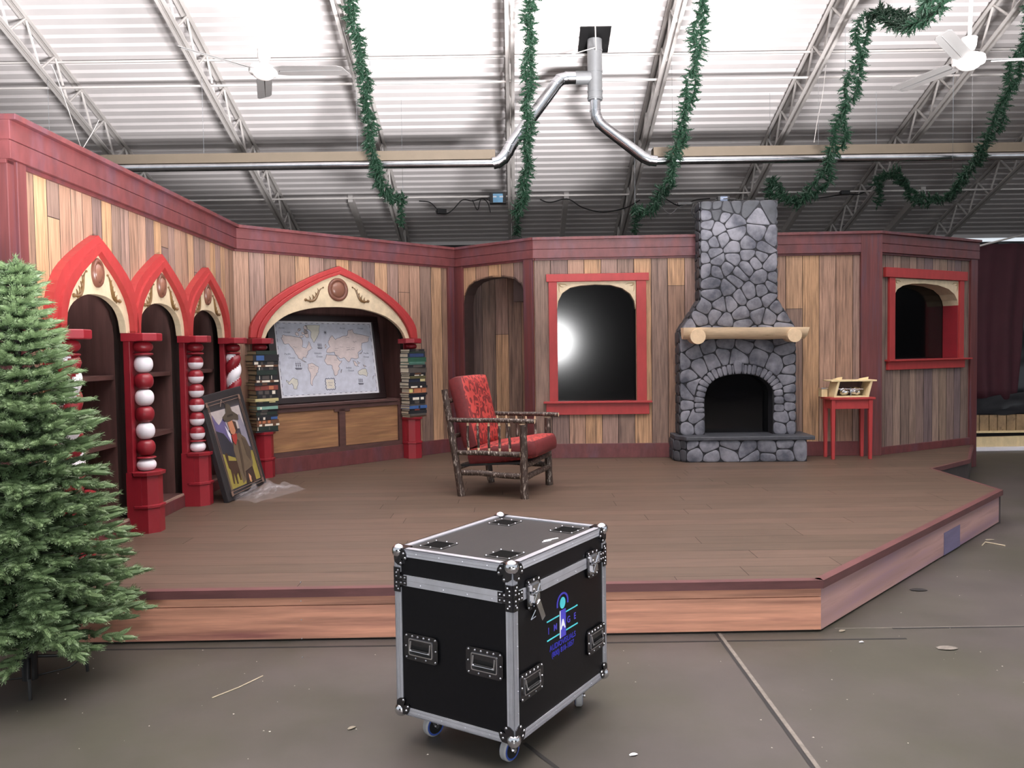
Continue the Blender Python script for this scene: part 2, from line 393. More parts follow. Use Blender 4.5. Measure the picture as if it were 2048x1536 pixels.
# ------------------------------------------------------------------ stage
def clip(poly, px, py, nx, ny):        # keep the side where (p-(px,py)).n <= 0
    out = []
    for i in range(len(poly)):
        a = poly[i]; b = poly[(i + 1) % len(poly)]
        da = (a[0] - px) * nx + (a[1] - py) * ny; db = (b[0] - px) * nx + (b[1] - py) * ny
        if da <= 0: out.append(a)
        if da * db < 0:
            t = da / (da - db); out.append((a[0] + (b[0] - a[0]) * t, a[1] + (b[1] - a[1]) * t))
    return out
STG = [(-3.3, 4.22), (1.61, 4.27), (4.09, 6.87), (4.14, 8.13), (4.86, 8.75), (5.60, 10.02), (4.2, 9.9), (-.6, 10.65), (-.8, 10.9), (-3.4, 8.3)]
stage = thing('stage_platform', 'low wooden stage platform with dark plank deck and pinkish board risers', 'stage', (0, 0, 0))
mb = MB(); y = 4.2; k = 0; rs = random.Random(4)
scl = [S(89, 72, 60), S(85, 69, 57), S(92, 74, 62), S(82, 67, 55), S(87, 71, 59)]
while y < 11:
    xs = [-3.5]; x = -3.5 + rs.uniform(.3, 1.8)
    while x < 6: xs.append(x); x += rs.uniform(1.6, 2.6)
    xs.append(6)
    for a, b in zip(xs, xs[1:]):
        p = STG
        for q in ((a + .003, 0, -1, 0), (b, 0, 1, 0), (0, y + .003, 0, -1), (0, y + .185, 0, 1)): p = clip(p, *q)
        if len(p) > 2:
            n = len(p); c = rs.choice(scl)[:3]
            mb.add([(u, v, HP) for u, v in p], [tuple(range(n))], 0, c)
    y += .185; k += 1
n = len(STG)
mb.add([(u, v, HP - .003) for u, v in STG], [tuple(range(n))], 1)
mb.build('deck_planks', [M_stage, M_joint], stage)
mb = MB()
def riser(mb, A, B, z0, z1, th, m=0, c=(1, 1, 1), ext=0):
    A = Vector((A[0], A[1], 0)); B = Vector((B[0], B[1], 0)); d = (B - A).normalized(); A = A - d * ext; B = B + d * ext; nn = Vector((d.y, -d.x, 0))
    vs = [A, B, B - nn * th, A - nn * th]
    mb.add([(v.x, v.y, z0) for v in vs] + [(v.x, v.y, z1) for v in vs], [(3, 2, 1, 0), (4, 5, 6, 7), (0, 1, 5, 4), (1, 2, 6, 5), (2, 3, 7, 6), (3, 0, 4, 7)], m, c)
E1 = [(-3.3, 4.22), (1.61, 4.27), (4.09, 6.87), (4.14, 8.13), (4.86, 8.75), (5.60, 10.02)]
def inset(i, d):
    a = Vector(E1[i]); b = Vector(E1[i + 1]); t = (b - a).normalized(); nn = Vector((t.y, -t.x)); return a - nn * d, b - nn * d
a, b = inset(0, .025); b = Vector((1.607, 4.297))
m1 = MB(); riser(m1, a, b, .012, .185, .03); riser(m1, a, b, .189, .238, .03); m1.build('front_riser_board', M_riser, stage)
a2, b2 = inset(1, .025); a2 = b
m1 = MB(); L_ = (b2 - a2).length; dd = (b2 - a2).normalized(); riser(m1, (0, 0), (L_, 0), .012, .238, .03)
rb = m1.build('side_riser_board', M_riser2, stage); rb.location = (a2.x, a2.y, 0); rb.rotation_euler = (0, 0, math.atan2(dd.y, dd.x))
m1 = MB(); riser(m1, a2 + dd * L_ * .58, a2 + dd * L_ * .685, .012, .17, .01)
vv = Vector((dd.y, -dd.x)) * .004; m1.v = [(x + vv.x, y + vv.y, z) for x, y, z in m1.v]
o = m1.build('blue_stained_patch', M_patch, stage); o['label'] = 'blue-grey stained patch'
m1 = MB()
for i in (2, 3, 4):
    a3, b3 = inset(i, .02); riser(m1, a3, b3, .0, .238, .03)
m1.build('back_riser_board', mat('dark_riser', S(64, 56, 56), .6), stage)
m1 = MB()
for i in range(5):
    a3, b3 = E1[i], E1[i + 1]
    riser(m1, a3, b3, .238, HP + .001, .05 if i < 2 else .03)
m1.build('nosing', M_nose, stage)
m1 = MB(); riser(m1, (-3.3, 4.27), (1.58, 4.32), 0, .1, .02); riser(m1, (1.62, 4.34), (4.05, 6.9), 0, .1, .02)
m1.build('shadow_gap_batten', M_joint, stage)

# ------------------------------------------------------------------ plank-clad set walls
PAL = [S(174, 138, 108)[:3], S(152, 118, 98)[:3], S(176, 138, 104)[:3], S(130, 106, 94)[:3], S(120, 97, 90)[:3], S(146, 118, 106)[:3], S(162, 128, 108)[:3], S(138, 108, 90)[:3]]
PALR = [S(128, 106, 98)[:3], S(148, 124, 110)[:3], S(114, 96, 96)[:3], S(138, 116, 100)[:3], S(120, 100, 90)[:3]]
def planks(name, Wl, u0, u1, z0, z1, wid, pal, seq, openings=(), y=0.0, seed=1, splits=(), back=.06, jit=.012):
    rs = random.Random(seed); mb = MB(); u = u0; i = 0
    dark = S(40, 28, 24)[:3]
    while u < u1 - 1e-4:
        ub = min(u1, u + wid + rs.uniform(-jit, jit))
        if u1 - ub < .04: ub = u1
        c = pal[seq[i % len(seq)]]
        sp = [s for (k, s, c2) in splits if k == i]; c2 = [q for (k, s, q) in splits if k == i]
        pcs = [(z0, z1, c)] if not sp else [(z0, sp[0], pal[c2[0]]), (sp[0], sp[0] + .005, dark), (sp[0] + .005, z1, c)]
        segs = [(u, ub - .006, 0, 0, pcs), (ub - .006, ub - .003, 0, .012, [(z0, z1, dark)]), (ub - .003, ub, .012, 0, [(z0, z1, dark)])]
        for (a, b, ya, yb, pieces) in segs:
            bk = {a, b}
            for op in openings:
                for e in [op['u'][0], op['u'][1]] + [q[0] for q in op['top']]:
                    if a < e < b: bk.add(e)
            bk = sorted(bk)
            for x0, x1 in zip(bk, bk[1:]):
                xm = (x0 + x1) / 2; ivs = [(z0, z0, z1)]
                for op in openings:
                    if op['u'][0] < xm < op['u'][1]:
                        ivs = [(interp(op['top'], x0), interp(op['top'], x1), z1)]
                        if op['zlo'] > z0: ivs.append((z0, z0, op['zlo']))
                for (l0, l1, hi) in ivs:
                    for (za, zb, cc) in pieces:
                        h = min(hi, zb); p0 = min(max(za, l0), h); p1 = min(max(za, l1), h)
                        if h - min(p0, p1) > 1e-4:
                            mb.add([(x0, y + ya, p0), (x1, y + yb, p1), (x1, y + yb, h), (x0, y + ya, h)], [(0, 1, 2, 3)], 0, cc)
                    if back: mb.add([(x0, y + back, l0), (x1, y + back, l1), (x1, y + back, hi), (x0, y + back, hi)], [(3, 2, 1, 0)], 0, dark)
        u = ub; i += 1
    return struct(mb.build(name, M_plank, loc=Wl.p(0), rot=Wl.rot))
INN = [(-.42, 1.62), (-.41, 1.70), (-.37, 1.80), (-.28, 1.87), (-.15, 1.91), (0, 1.92), (.15, 1.91), (.28, 1.87), (.37, 1.80), (.41, 1.70), (.42, 1.62)]
BAY = [.88, 1.88, 2.88]
ops = [dict(u=(c - .42, c + .42), zlo=.385, top=[(c + x, z) for x, z in INN]) for c in BAY]
planks('wall_left', LW, .13, LW.L, HP, HB + .02, .135, PAL, [7, 2, 3, 1, 6, 1, 4, 2, 3, 5, 1, 6, 4, 2, 7, 5, 6, 1, 0, 5, 3, 6, 2, 5, 0, 6], ops, seed=3, splits=((2, 2.3, 0), (14, 2.33, 4), (19, 2.2, 3)))
MIN = [(.295, 1.64), (.32, 1.70), (.37, 1.785), (.48, 1.88), (.633, 1.95), (.885, 2.0), (1.17, 2.012), (1.485, 2.0), (1.77, 1.95), (1.93, 1.86), (2.045, 1.75), (2.08, 1.64)]
planks('wall_map', MW, 0, MW.L, HP, HB + .02, .165, PAL, [6, 5, 1, 7, 0, 5, 3, 2, 1, 4, 0, 5, 1, 6, 3, 0, 7, 0, 2], [dict(u=(.295, 2.08), zlo=.96, top=MIN)], seed=5, splits=((12, 2.19, 1),))
SWA = [(.15, 2.08), (.175, 2.18), (.23, 2.27), (.33, 2.33), (.45, 2.355), (.62, 2.365), (.81, 2.355), (.96, 2.325), (1.06, 2.26), (1.10, 2.18), (1.12, 2.08)]
planks('wall_alcove', SW, .15, SW.L, HP, HB + .02, .2, PAL, [0, 1, 2, 7, 4], [dict(u=(.15, 1.12), zlo=HP, top=SWA)], seed=6, jit=.01)
TVA = [(.25, 1.95), (.262, 2.05), (.31, 2.14), (.40, 2.20), (.52, 2.222), (.68, 2.231), (.85, 2.222), (.98, 2.185), (1.07, 2.12), (1.115, 2.04), (1.13, 1.95)]
planks('wall_screen', TW, 0, 3.62, HP, HB + .02, .187, PAL, [3, 4, 6, 2, 5, 3, 2, 3, 2, 5, 4, 5, 0, 0, 6, 0, 2, 6, 1, 5], [dict(u=(.25, 1.13), zlo=.92, top=TVA)], seed=8, splits=((8, 2.2, 7), (15, 1.92, 3)), jit=.006)
RWA = [(.28, 2.0), (.295, 2.07), (.34, 2.13), (.44, 2.175), (.6, 2.203), (.85, 2.212), (1.1, 2.198), (1.3, 2.16), (1.42, 2.10), (1.48, 2.03), (1.5, 1.97)]
planks('wall_right', RW, 0, 1.75, HP, HB + .02, .146, PALR, [4, 0, 1, 4, 1, 0, 2, 1, 3, 0, 2], [dict(u=(.28, 1.5), zlo=1.33, top=RWA)], seed=9, jit=.02)
planks('wall_alcove_back', SW, -.35, 1.30, HP, HB, .22, PAL, [7, 4, 3, 5, 3, 7, 1], y=.38, seed=12, splits=((3, 1.7, 0),), back=.03)

# header rails, caps, posts, baseboards
def rail(name, Wl, u0, u1, o=.045):
    mb = MB()
    mb.box(u0, u1, -o, .06, HB, 2.625); mb.box(u0, u1, -o + .008, .06, 2.625, 2.63); mb.box(u0, u1, -o, .06, 2.63, HT - .03)
    mb.box(u0, u1, -o - .03, .1, HT - .03, HT)
    mb.box(u0, u1, -.02, .06, HB - .022, HB)
    return struct(mb.build(name, M_trim, loc=Wl.p(0), rot=Wl.rot, bevel=.003))
rail('trim_2', LW, -.03, LW.L + .03); rail('trim_3', MW, -.02, MW.L + .03); rail('trim_4', SW, -.02, SW.L + .02)
rail('trim_5', TW, -.02, TW.L + .03); rail('trim_6', RW, -.03, 1.87)
def post(name, Wl, boxes):
    mb = MB()
    for b in boxes: mb.box(*b)
    return struct(mb.build(name, M_trimv, loc=Wl.p(0), rot=Wl.rot, bevel=.004))
post('trim_7', LW, [(-.02, .045, -.02, .42, .0, HT - .03), (.045, .13, -.035, .06, HP, HB)])
post('trim_8', MW, [(2.76, 2.86, -.03, .06, HP, HB)])
post('trim_9', SW, [(-.02, .15, -.03, .06, HP, HB)])
post('trim_10', SW, [(1.12, 1.25, -.035, .08, HP, HB), (1.22, 1.26, -.04, .1, HB, HT - .03)])
post('trim_11', TW, [(3.60, 3.83, -.05, .08, HP, HT - .03)])
post('trim_12', RW, [(1.725, 1.86, -.03, .12, 0, HT - .03)])
def base(name, Wl, u0, u1, z1, o=.03, m=None, lip=0):
    mb = MB(); mb.box(u0, u1, -o, .02, HP, z1)
    if lip: mb.box(u0, u1, -o - lip, .02, z1, z1 + .018)
    return struct(mb.build(name, m or M_trim, loc=Wl.p(0), rot=Wl.rot, bevel=.003))
base('baseboard_screen', TW, .02, 3.6, .44); base('baseboard_right', RW, .04, 1.73, .365)
base('baseboard_map', MW, .0, 2.76, .44, .05); base('baseboard_alcove', SW, .14, 1.12, .43, .0)
base('baseboard_left', LW, .13, 3.6, .375, .02)

# reveals of the openings (solid arch linings)
def lining(name, Wl, arch, zlo, y0, y1, m, closed_floor=False, th=.02):
    A = [(arch[0][0], zlo)] + arch + [(arch[-1][0], zlo)]
    B = []
    cx = sum(p[0] for p in A) / len(A)
    for i, (x, z) in enumerate(A):
        p = A[max(0, i - 1)]; q = A[min(len(A) - 1, i + 1)]; d = Vector((q[0] - p[0], q[1] - p[1])).normalized()
        B.append((x - d.y * th, z + d.x * th))
    mb = MB(); mb.strip(B, A, y0, y1)
    return struct(mb.build(name, m, loc=Wl.p(0), rot=Wl.rot))
lining('trim_13', SW, SWA, HP, .0, .16, mat('dark_reveal', S(58, 44, 42), .6, amt=.2))
mb = MB(); mb.box(.86, 1.2, .1, .34, 2.07, 2.5); mb.box(-.36, -.33, .05, .4, HP, HB); mb.box(-.36, 1.24, .05, .42, HB, HB + .03)
struct(mb.build('trim_14', mat('dark_reveal', S(58, 44, 42)), loc=SW.p(0), rot=SW.rot))

def smooth(P, n):                      # Catmull-Rom resample to n points
    P = [Vector(p) for p in P]; Q = [P[0] * 2 - P[1]] + P + [P[-1] * 2 - P[-2]]; out = []
    for i in range(n):
        t = i / (n - 1) * (len(P) - 1); k = min(int(t), len(P) - 2); t -= k
        a, b, c, d = Q[k], Q[k + 1], Q[k + 2], Q[k + 3]
        out.append(0.5 * ((2 * b) + (c - a) * t + (2 * a - 5 * b + 4 * c - d) * t * t + (3 * b - a - 3 * c + d) * t ** 3))
    return [tuple(p) for p in out]
def sym(H, n=12):                      # half profile from spring (x>0) to tip -> full arch left to right
    h = smooth(H, n); return [(-x, z) for x, z in h] + [(x, z) for x, z in h[::-1][1:]]
def RXm(sx, sz, x, y, z): return Matrix.Translation((x, y, z)) @ Matrix.Rotation(PI / 2, 4, 'X') @ Matrix.Diagonal((sx, sz, 1, 1))
def cameo(parent, x, z, y, a, b):
    mb = MB(); T = RXm(a, b, x, y, z)
    mb.lathe([(1, 0), (1, .012), (.9, .022), (.74, .02), (.7, .010), (.66, .010)], 28, T=T)
    o = mb.build('cameo_ring', M_medal, parent, smooth=True, sharp=60)
    mb = MB(); mb.lathe([(.69, .006), (.66, .014), (.5, .026), (.3, .033), (.02, .035)], 28, T=T)
    mb.build('cameo_dome', mat('cameo_face_paint', S(124, 84, 68), .3, amt=.1), parent, smooth=True)
def scroll(parent, x0, z0, x1, z1, y, s=1.0):
    """S-scroll with leaves from (x0,z0) (outer, low) to (x1,z1) (inner, high)"""
    mb = MB(); a = Vector((x0, 0, z0)); b = Vector((x1, 0, z1)); d = b - a; n = Vector((-d.z, 0, d.x)); 
    if n.z < 0: n = -n
    P = [a + d * t + n * (-.16 * math.sin(t * PI * 1.6)) + Vector((0, y, 0)) for t in [i / 12 for i in range(13)]]
    mb.tube(P, [.003 * s + .010 * s * math.sin(PI * min(1, i / 12 + .1)) for i in range(13)], 6)
    for i, (h, r) in ((2, (.04, .007)), (4, (.05, .009)), (6, (.045, .009)), (8, (.04, .007)), (1, (-.03, .006))):
        p = P[i]; q = p + n.normalized() * h * s + d.normalized() * .012 * s
        mb.tube([p, (p + q) / 2 + d.normalized() * .008 * s, q], [r * s, r * s * .8, .002], 5)
    mb.ball(P[0], .014 * s, 8); mb.ball(P[-1], .008 * s, 8)
    mb.build('scroll_ornament', M_scroll, parent, smooth=True)

# ------------------------------------------------------------------ left wall: built-in bookcase behind three arches
bc = thing('built_in_bookcase', 'dark stained bookcase recess with two shelf levels behind the three gothic arches', 'bookcase', LW.p(0, .375), LW.rot)
mb = MB(); mb.box(.38, 3.40, .40, .43, -.03, 1.75)
for k in range(16): mb.box(.4 + k * .19, .404 + k * .19, .398, .401, 0, 1.7)
mb.build('back_panel', M_niche, bc)
for x in (.42, 1.30, 1.43, 2.30, 2.43, 3.32):
    mb = MB(); mb.box(x, x + .03, .062, .40, 0, 1.72); mb.build('side_panel', M_niche, bc)
for c in BAY:
    for z in (.965, .505):
        mb = MB(); mb.box(c - .44, c + .44, .07, .40, z, z + .032); mb.build('shelf', M_nicheh, bc, bevel=.002)
    mb = MB(); mb.box(c - .44, c + .44, .0, .40, -.02, .012); mb.build('shelf', M_nicheh, bc)
    mb = MB(); mb.box(c - .44, c + .44, -.014, .0, -.008, .014); o = mb.build('shelf_edge', mat('bare_edge_wood', S(150, 124, 112), .6), bc)
mb = MB(); mb.box(.38, 3.40, .06, .43, 1.72, 1.75); mb.build('top_panel', M_niche, bc)

OUT = [(.575, 0), (.572, .11), (.54, .22), (.47, .33), (.37, .41), (.25, .48), (.12, .55), (0, .605)]
CRM = [(.455, 0), (.44, .11), (.385, .22), (.30, .305), (.2, .38), (.1, .44), (0, .505)]
INR = [(.40, 0), (.375, .09), (.32, .155), (.23, .2), (.12, .228), (0, .235)]
names = ['tall red and cream gothic arch nearest the camera, left of three on the bookcase wall', 'middle red and cream gothic arch of the three over the bookcase',
         'right-hand red and cream gothic arch of the three, beside the wall corner']
for i, c in enumerate(BAY):
    t = thing('gothic_arch', names[i], 'arch', LW.p(c, 1.655), LW.rot, 'gothic arches over the bookcase')
    lo = -.5 if i else -9; hi = .5 if i < 2 else 9
    cl = lambda P: [(min(hi, max(lo, x)), z) for x, z in P]
    o_, q_, n_ = sym(OUT), sym(CRM), sym(INR)
    mid = [((a[0] * .52 + b[0] * .48), (a[1] * .52 + b[1] * .48)) for a, b in zip(o_, q_)]
    mb = MB(); mb.strip(cl(o_), mid, -.055, -.0, 0); mb.strip(mid, q_, -.072, -.0, 0); mb.build('red_moulding', M_redL, t, bevel=.006)
    mb = MB(); mb.strip(q_, n_, -.035, .012); mb.build('cream_panel', M_cream, t, bevel=.003)
    cameo(t, 0, .37, -.035, .072, .092)
    scroll(t, -.30, .21, -.12, .34, -.04); scroll(t, .30, .21, .12, .34, -.04)

# columns
def capital(t, z0=0.0):
    mb = MB(); T = Matrix.Translation((0, -.1, 0)) @ Matrix.Rotation(PI / 8, 4, 'Z')
    mb.lathe([(.118, z0), (.125, z0 + .006), (.125, z0 + .05), (.118, z0 + .056)], 8, T=T)
    mb.box(-.115, .115, -.1, 0, z0 + .001, z0 + .054)
    mb.build('capital', M_red, t)
def pedestal(t, ztop):
    mb = MB(); T = Matrix.Translation((0, -.1, 0)) @ Matrix.Rotation(PI / 8, 4, 'Z')
    z = HP
    mb.lathe([(.108, z), (.108, z + .17), (.118, z + .175), (.118, z + .19), (.1, z + .195), (.1, ztop - .03), (.12, ztop - .025), (.124, ztop - .002), (.118, ztop)], 8, T=T)
    mb.box(-.1, .1, -.1, 0, z, ztop - .002)
    mb.build('pedestal', M_red, t)
CX = [.37, 1.38, 2.38, 3.36]
cl_ = ['candy striped twisted column half hidden by the fir tree', 'red column of alternating red and white balls, second from left on the bookcase wall',
       'red column of small balls with white lower halves, behind the leaning picture', 'candy striped twisted column nearest the wall corner']
def balls(t, ctr, z0, z1, r, m):
    mb = MB(); zc = (z0 + z1) / 2; h = (z1 - z0) / 2
    n = 12
    pr = []
    for i in range(n + 1):
        a = PI * i / n; s = math.sin(a) ** .62
        pr.append((max(1e-4, r * s), -h * math.cos(a)))
    mats = [M_red, M_white]
    mb.lathe([(p, zc + q) for p, q in pr], 22, 0, ctr, 0, mf=(lambda i: m if m < 2 else (1 if i < n / 2 - .5 else 0)))
    return mb.build('turned_ball', mats, t, smooth=True, sharp=70)
for i, u in enumerate(CX):
    t = thing('decorative_column', cl_[i], 'column', LW.p(u, HP), LW.rot, 'red columns of the bookcase arches')
    def shift(): 
        for ch in t.children: ch.location.z = -HP
    capital(t, 1.6)
    mb = MB(); mb.box(-.085, .085, -.045, 0, .70, 1.6); mb.build('back_board', M_red, t, bevel=.003)
    balls(t, -.1, 1.525, 1.6, .066, 0)
    balls(t, -.1, 1.5, 1.524, .066, 0)
    if i == 1:
        z = 1.5
        for k in range(6): balls(t, -.1, z - .1155, z, .062, 1 if k % 2 == 0 else 0); z -= .1155
        balls(t, -.1, .785, .806, .066, 0); balls(t, -.1, .702, .786, .064, 1); pedestal(t, .703)
    elif i == 2:
        for k in range(6): balls(t, -.1, 1.383 - .1145 * k, 1.4975 - .1145 * k, .06, 2)
        balls(t, -.1, .793, .811, .066, 0); balls(t, -.1, .712, .794, .062, 1); pedestal(t, .713)
    else:
        mb = MB(); n = 32; H0, H1 = .72, 1.505; R_ = 60; vs = []
        kk = 2 * PI / .235
        for a in range(R_ + 1):
            z = H0 + (H1 - H0) * a / R_; e = min(1, (a + 1) / 4, (R_ + 1 - a) / 4)
            for q in range(n):
                th = 2 * PI * q / n; ph = th - kk * z
                r = (.048 + .022 * abs(math.cos(ph)) ** .7) * (.75 + .25 * e)
                vs.append((r * math.cos(th), -.1 + r * math.sin(th), z))
        mb.v = vs
        for a in range(R_):
            for q in range(n):
                th = 2 * PI * (q + .5) / n; z = H0 + (H1 - H0) * (a + .5) / R_
                mb.f.append([a * n + q, a * n + (q + 1) % n, (a + 1) * n + (q + 1) % n, (a + 1) * n + q]); mb.m.append(1 if math.cos(th - kk * z) > 0 else 0); mb.c.append((1, 1, 1))
        mb.f += [list(range(n))[::-1], [R_ * n + q for q in range(n)]]; mb.m += [0, 0]; mb.c += [(1, 1, 1)] * 2
        mb.build('twisted_shaft', [M_red, M_white], t, smooth=True, sharp=60); pedestal(t, .72)
    shift()

# ------------------------------------------------------------------ map wall: wide arch, columns of books, niche and wainscot
t = thing('pointed_arch', 'wide red and cream pointed arch over the world map', 'arch', MW.p(1.195, 1.66), MW.rot)
OUTm = [(1.06, 0), (1.04, .13), (.96, .25), (.83, .37), (.62, .51), (.30, .665), (0, .775)]
CRMm = [(.95, 0), (.90, .12), (.78, .27), (.58, .42), (.24, .60), (0, .685)]
INRm = [(.89, 0), (.84, .09), (.72, .19), (.56, .265), (.30, .32), (0, .335)]
o_, q_, n_ = sym(OUTm, 16), sym(CRMm, 16), sym(INRm, 16)
mid = [((a[0] * .4 + b[0] * .6), (a[1] * .4 + b[1] * .6)) for a, b in zip(o_, q_)]
mb = MB(); mb.strip(o_, mid, -.05, 0); mb.strip(mid, q_, -.07, 0); mb.build('red_moulding', M_redL, t, bevel=.006)
mb = MB(); mb.strip(q_, n_, -.035, .012); mb.build('cream_panel', M_cream, t, bevel=.003)
cameo(t, -.02, .52, -.035, .125, .125)
scroll(t, -.42, .40, -.19, .50, -.04, 1.2); scroll(t, .37, .41, .15, .52, -.04, 1.2)

def niche(name, Wl, u0, u1, z0, z1, d, y0=.06):
    mb = MB(); e = .03
    mb.box(u0, u1, d, d + e, z0, z1); mb.box(u0 - e, u0, y0, d + e, z0 - e, z1 + e); mb.box(u1, u1 + e, y0, d + e, z0 - e, z1 + e)
    mb.box(u0, u1, y0, d + e, z1, z1 + e); mb.box(u0, u1, y0 + .001, d + e, z0 - e, z0)
    return struct(mb.build(name, M_niche, loc=Wl.p(0), rot=Wl.rot))
niche('trim_15', MW, .22, 2.14, .965, 2.06, .46)
t = thing('wainscot_panel', 'two-panel wood-grained wainscot with dark rails under the map ledge', 'panel', MW.p(0, .44), MW.rot)
mb = MB(); mb.box(.32, 2.06, -.012, .058, 0, .53); mb.build('backing', M_niche, t)
mb = MB(); mb.box(.365, 1.95, -.05, .06, .505, .535); mb.build('ledge', M_nicheh, t, bevel=.003)
for a, b in ((.36, 1.15), (1.25, 1.96)):
    mb = MB(); mb.box(a, b, -.018, -.012, .055, .46); mb.build('wood_panel', M_wedge, t, bevel=.002)
for a, b, c, d in ((.32, 2.06, 0, .05), (.32, 2.06, .46, .505), (1.16, 1.24, .05, .46), (1.97, 2.06, .05, .46), (1.10, 1.30, .43, .46)):
    mb = MB(); mb.box(a, b, -.032, -.012, c, d); mb.build('rail', M_nicheh, t, bevel=.002)

ORD = ['topmost', 'second from top', 'third from top', 'fourth from top', 'fifth from top', 'sixth from top', 'seventh from top', 'eighth from top', 'ninth from top', 'tenth from top',
       'eleventh from top', 'twelfth from top', 'twelfth from bottom', 'eleventh from bottom', 'tenth from bottom', 'ninth from bottom', 'eighth from bottom', 'seventh from bottom', 'sixth from bottom', 'fifth from bottom', 'fourth from bottom', 'third from bottom', 'second from bottom', 'lowest']
BLK, DGR, NVY, RED_, CRE, TEA, BRN, GRN, GRY, OLV, BLU = S(30, 30, 34)[:3], S(30, 44, 38)[:3], S(28, 34, 52)[:3], S(126, 62, 54)[:3], S(190, 180, 130)[:3], S(120, 160, 146)[:3], S(96, 66, 48)[:3], S(36, 78, 60)[:3], S(80, 74, 70)[:3], S(84, 80, 52)[:3], S(56, 88, 140)[:3]
WHT, ORG, YEL = S(222, 214, 198)[:3], S(176, 110, 76)[:3], S(196, 190, 120)[:3]
CN = {BLK: 'black', DGR: 'dark green', NVY: 'navy', RED_: 'dull red', CRE: 'cream', TEA: 'pale teal', BRN: 'brown', GRN: 'green', GRY: 'grey-brown', OLV: 'olive', BLU: 'blue'}
def book(Wl, u, off, z, h, cov, lab, name, group, L=.24, D=.165, rz=0, side=1, bars=()):
    t = thing('book', lab, 'book', Wl.p(u, z, off), Wl.rot + rz, group)
    mb = MB(); th = min(.004, h * .12)
    mb.box(-L / 2, L / 2, -D / 2, D / 2, 0, th, 0, cov); mb.box(-L / 2, L / 2, -D / 2, D / 2, h - th, h, 0, cov); mb.box(-L / 2, L / 2, -D / 2, -D / 2 + .006, th, h - th, 0, cov)
    for (a, b, c) in bars: mb.box(-L / 2 + a * L, -L / 2 + b * L, -D / 2 - .0012, -D / 2, h * .12, h * .88, 0, c)
    mb.build('cover', M_book, t)
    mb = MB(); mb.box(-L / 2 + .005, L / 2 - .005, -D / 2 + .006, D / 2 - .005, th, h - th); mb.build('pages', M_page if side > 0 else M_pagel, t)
rs = random.Random(11)
LB = [(55, DGR, ()), (90, BLK, ((.12, .42, BLU),)), (50, BLK, ((.05, .2, WHT), (.3, .38, GRY), (.55, .8, GRY))), (30, BRN, ((.12, .26, WHT), (.45, .8, WHT))), (45, BLK, ((.1, .14, WHT), (.2, .3, GRY), (.6, .8, GRY))), (65, DGR, ()),
      (70, BLK, ((.16, .19, WHT), (.3, .62, GRY), (.72, .75, WHT))), (35, BRN, ((.05, .18, WHT), (.28, .62, WHT), (.8, 1, WHT))), (40, BLK, ((.3, .5, BRN),)), (65, RED_, ((.2, .25, BRN), (.6, .8, ORG))), (65, BLK, ((.1, .3, GRY), (.4, .6, GRY), (.75, .9, WHT))),
      (50, BLK, ((.25, .4, GRY), (.6, .7, GRY))), (40, CRE, ()), (22, DGR, ((.1, .3, GRY), (.6, .9, CRE))), (48, BLK, ()), (42, TEA, ((.15, .22, WHT),)), (34, BLK, ((.2, .5, GRY),)), (44, DGR, ((.2, .5, GRY),)), (22, BLK, ()), (46, BLK, ((.05, .1, WHT), (.3, .4, WHT), (.68, 1, BLU))),
      (52, BRN, ((.1, .2, ORG), (.26, .4, ORG), (.5, .62, ORG))), (36, BRN, ((.1, .22, WHT), (.35, .7, WHT), (.85, 1, WHT))), (60, DGR, ((.02, .05, WHT), (.55, .6, GRY))), (20, BLK, ())]
RB = [(30, BLK, ((.4, .6, GRY),)), (22, DGR, ()), (55, NVY, ((.1, .9, S(40, 58, 96)[:3]),)), (62, GRN, ()), (32, TEA, ((0, 1, S(60, 96, 84)[:3]),)), (40, BLK, ((.3, .8, GRY),)), (66, GRY, ()), (26, BLK, ((.3, .7, BRN),)), (18, BLK, ((.3, .6, WHT), (.7, .85, WHT))), (34, OLV, ()), (44, NVY, ((.7, 1, CRE),)),
      (48, BLK, ()), (30, BLK, ((.1, .45, WHT), (.6, .7, WHT))), (66, ORG, ((.0, .2, YEL), (.22, .28, BRN), (.7, .74, BRN))), (26, BLK, ()), (24, NVY, ()), (44, BLK, ((.2, .6, WHT), (.7, .9, WHT))), (48, BLK, ((.3, .6, GRY),)), (22, GRY, ()), (40, BLU, ((.5, .6, NVY),)), (26, BLK, ((.3, .6, RED_),)), (40, BLK, ()), (26, GRY, ()), (20, BRN, ())]
CN[ORG] = 'orange-tan'
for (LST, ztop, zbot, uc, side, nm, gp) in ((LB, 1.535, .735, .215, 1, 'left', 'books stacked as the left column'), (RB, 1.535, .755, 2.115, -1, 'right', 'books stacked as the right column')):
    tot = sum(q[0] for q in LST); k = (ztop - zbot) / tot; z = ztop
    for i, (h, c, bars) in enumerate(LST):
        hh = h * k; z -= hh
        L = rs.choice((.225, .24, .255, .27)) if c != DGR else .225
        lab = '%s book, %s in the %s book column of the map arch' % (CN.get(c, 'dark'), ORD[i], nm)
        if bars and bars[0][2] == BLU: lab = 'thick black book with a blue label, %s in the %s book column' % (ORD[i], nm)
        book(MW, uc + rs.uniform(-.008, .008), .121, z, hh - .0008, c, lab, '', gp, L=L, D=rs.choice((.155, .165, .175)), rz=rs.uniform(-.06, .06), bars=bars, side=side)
for u, nm in ((.215, 'left column base and capital with books stacked between, map arch'), (2.115, 'right column base and capital with books stacked between, map arch')):
    t = thing('decorative_column', nm, 'column', MW.p(u, HP), MW.rot, 'red columns of the map arch')
    capital(t, 1.6); balls(t, -.1, 1.535, 1.6, .064, 0); pedestal(t, .735 if u < 1 else .755)
    mb = MB(); mb.box(-.04, .04, -.018, 0, .7, 1.6); mb.build('back_board', M_red, t)
    for ch in t.children: ch.location.z = -HP

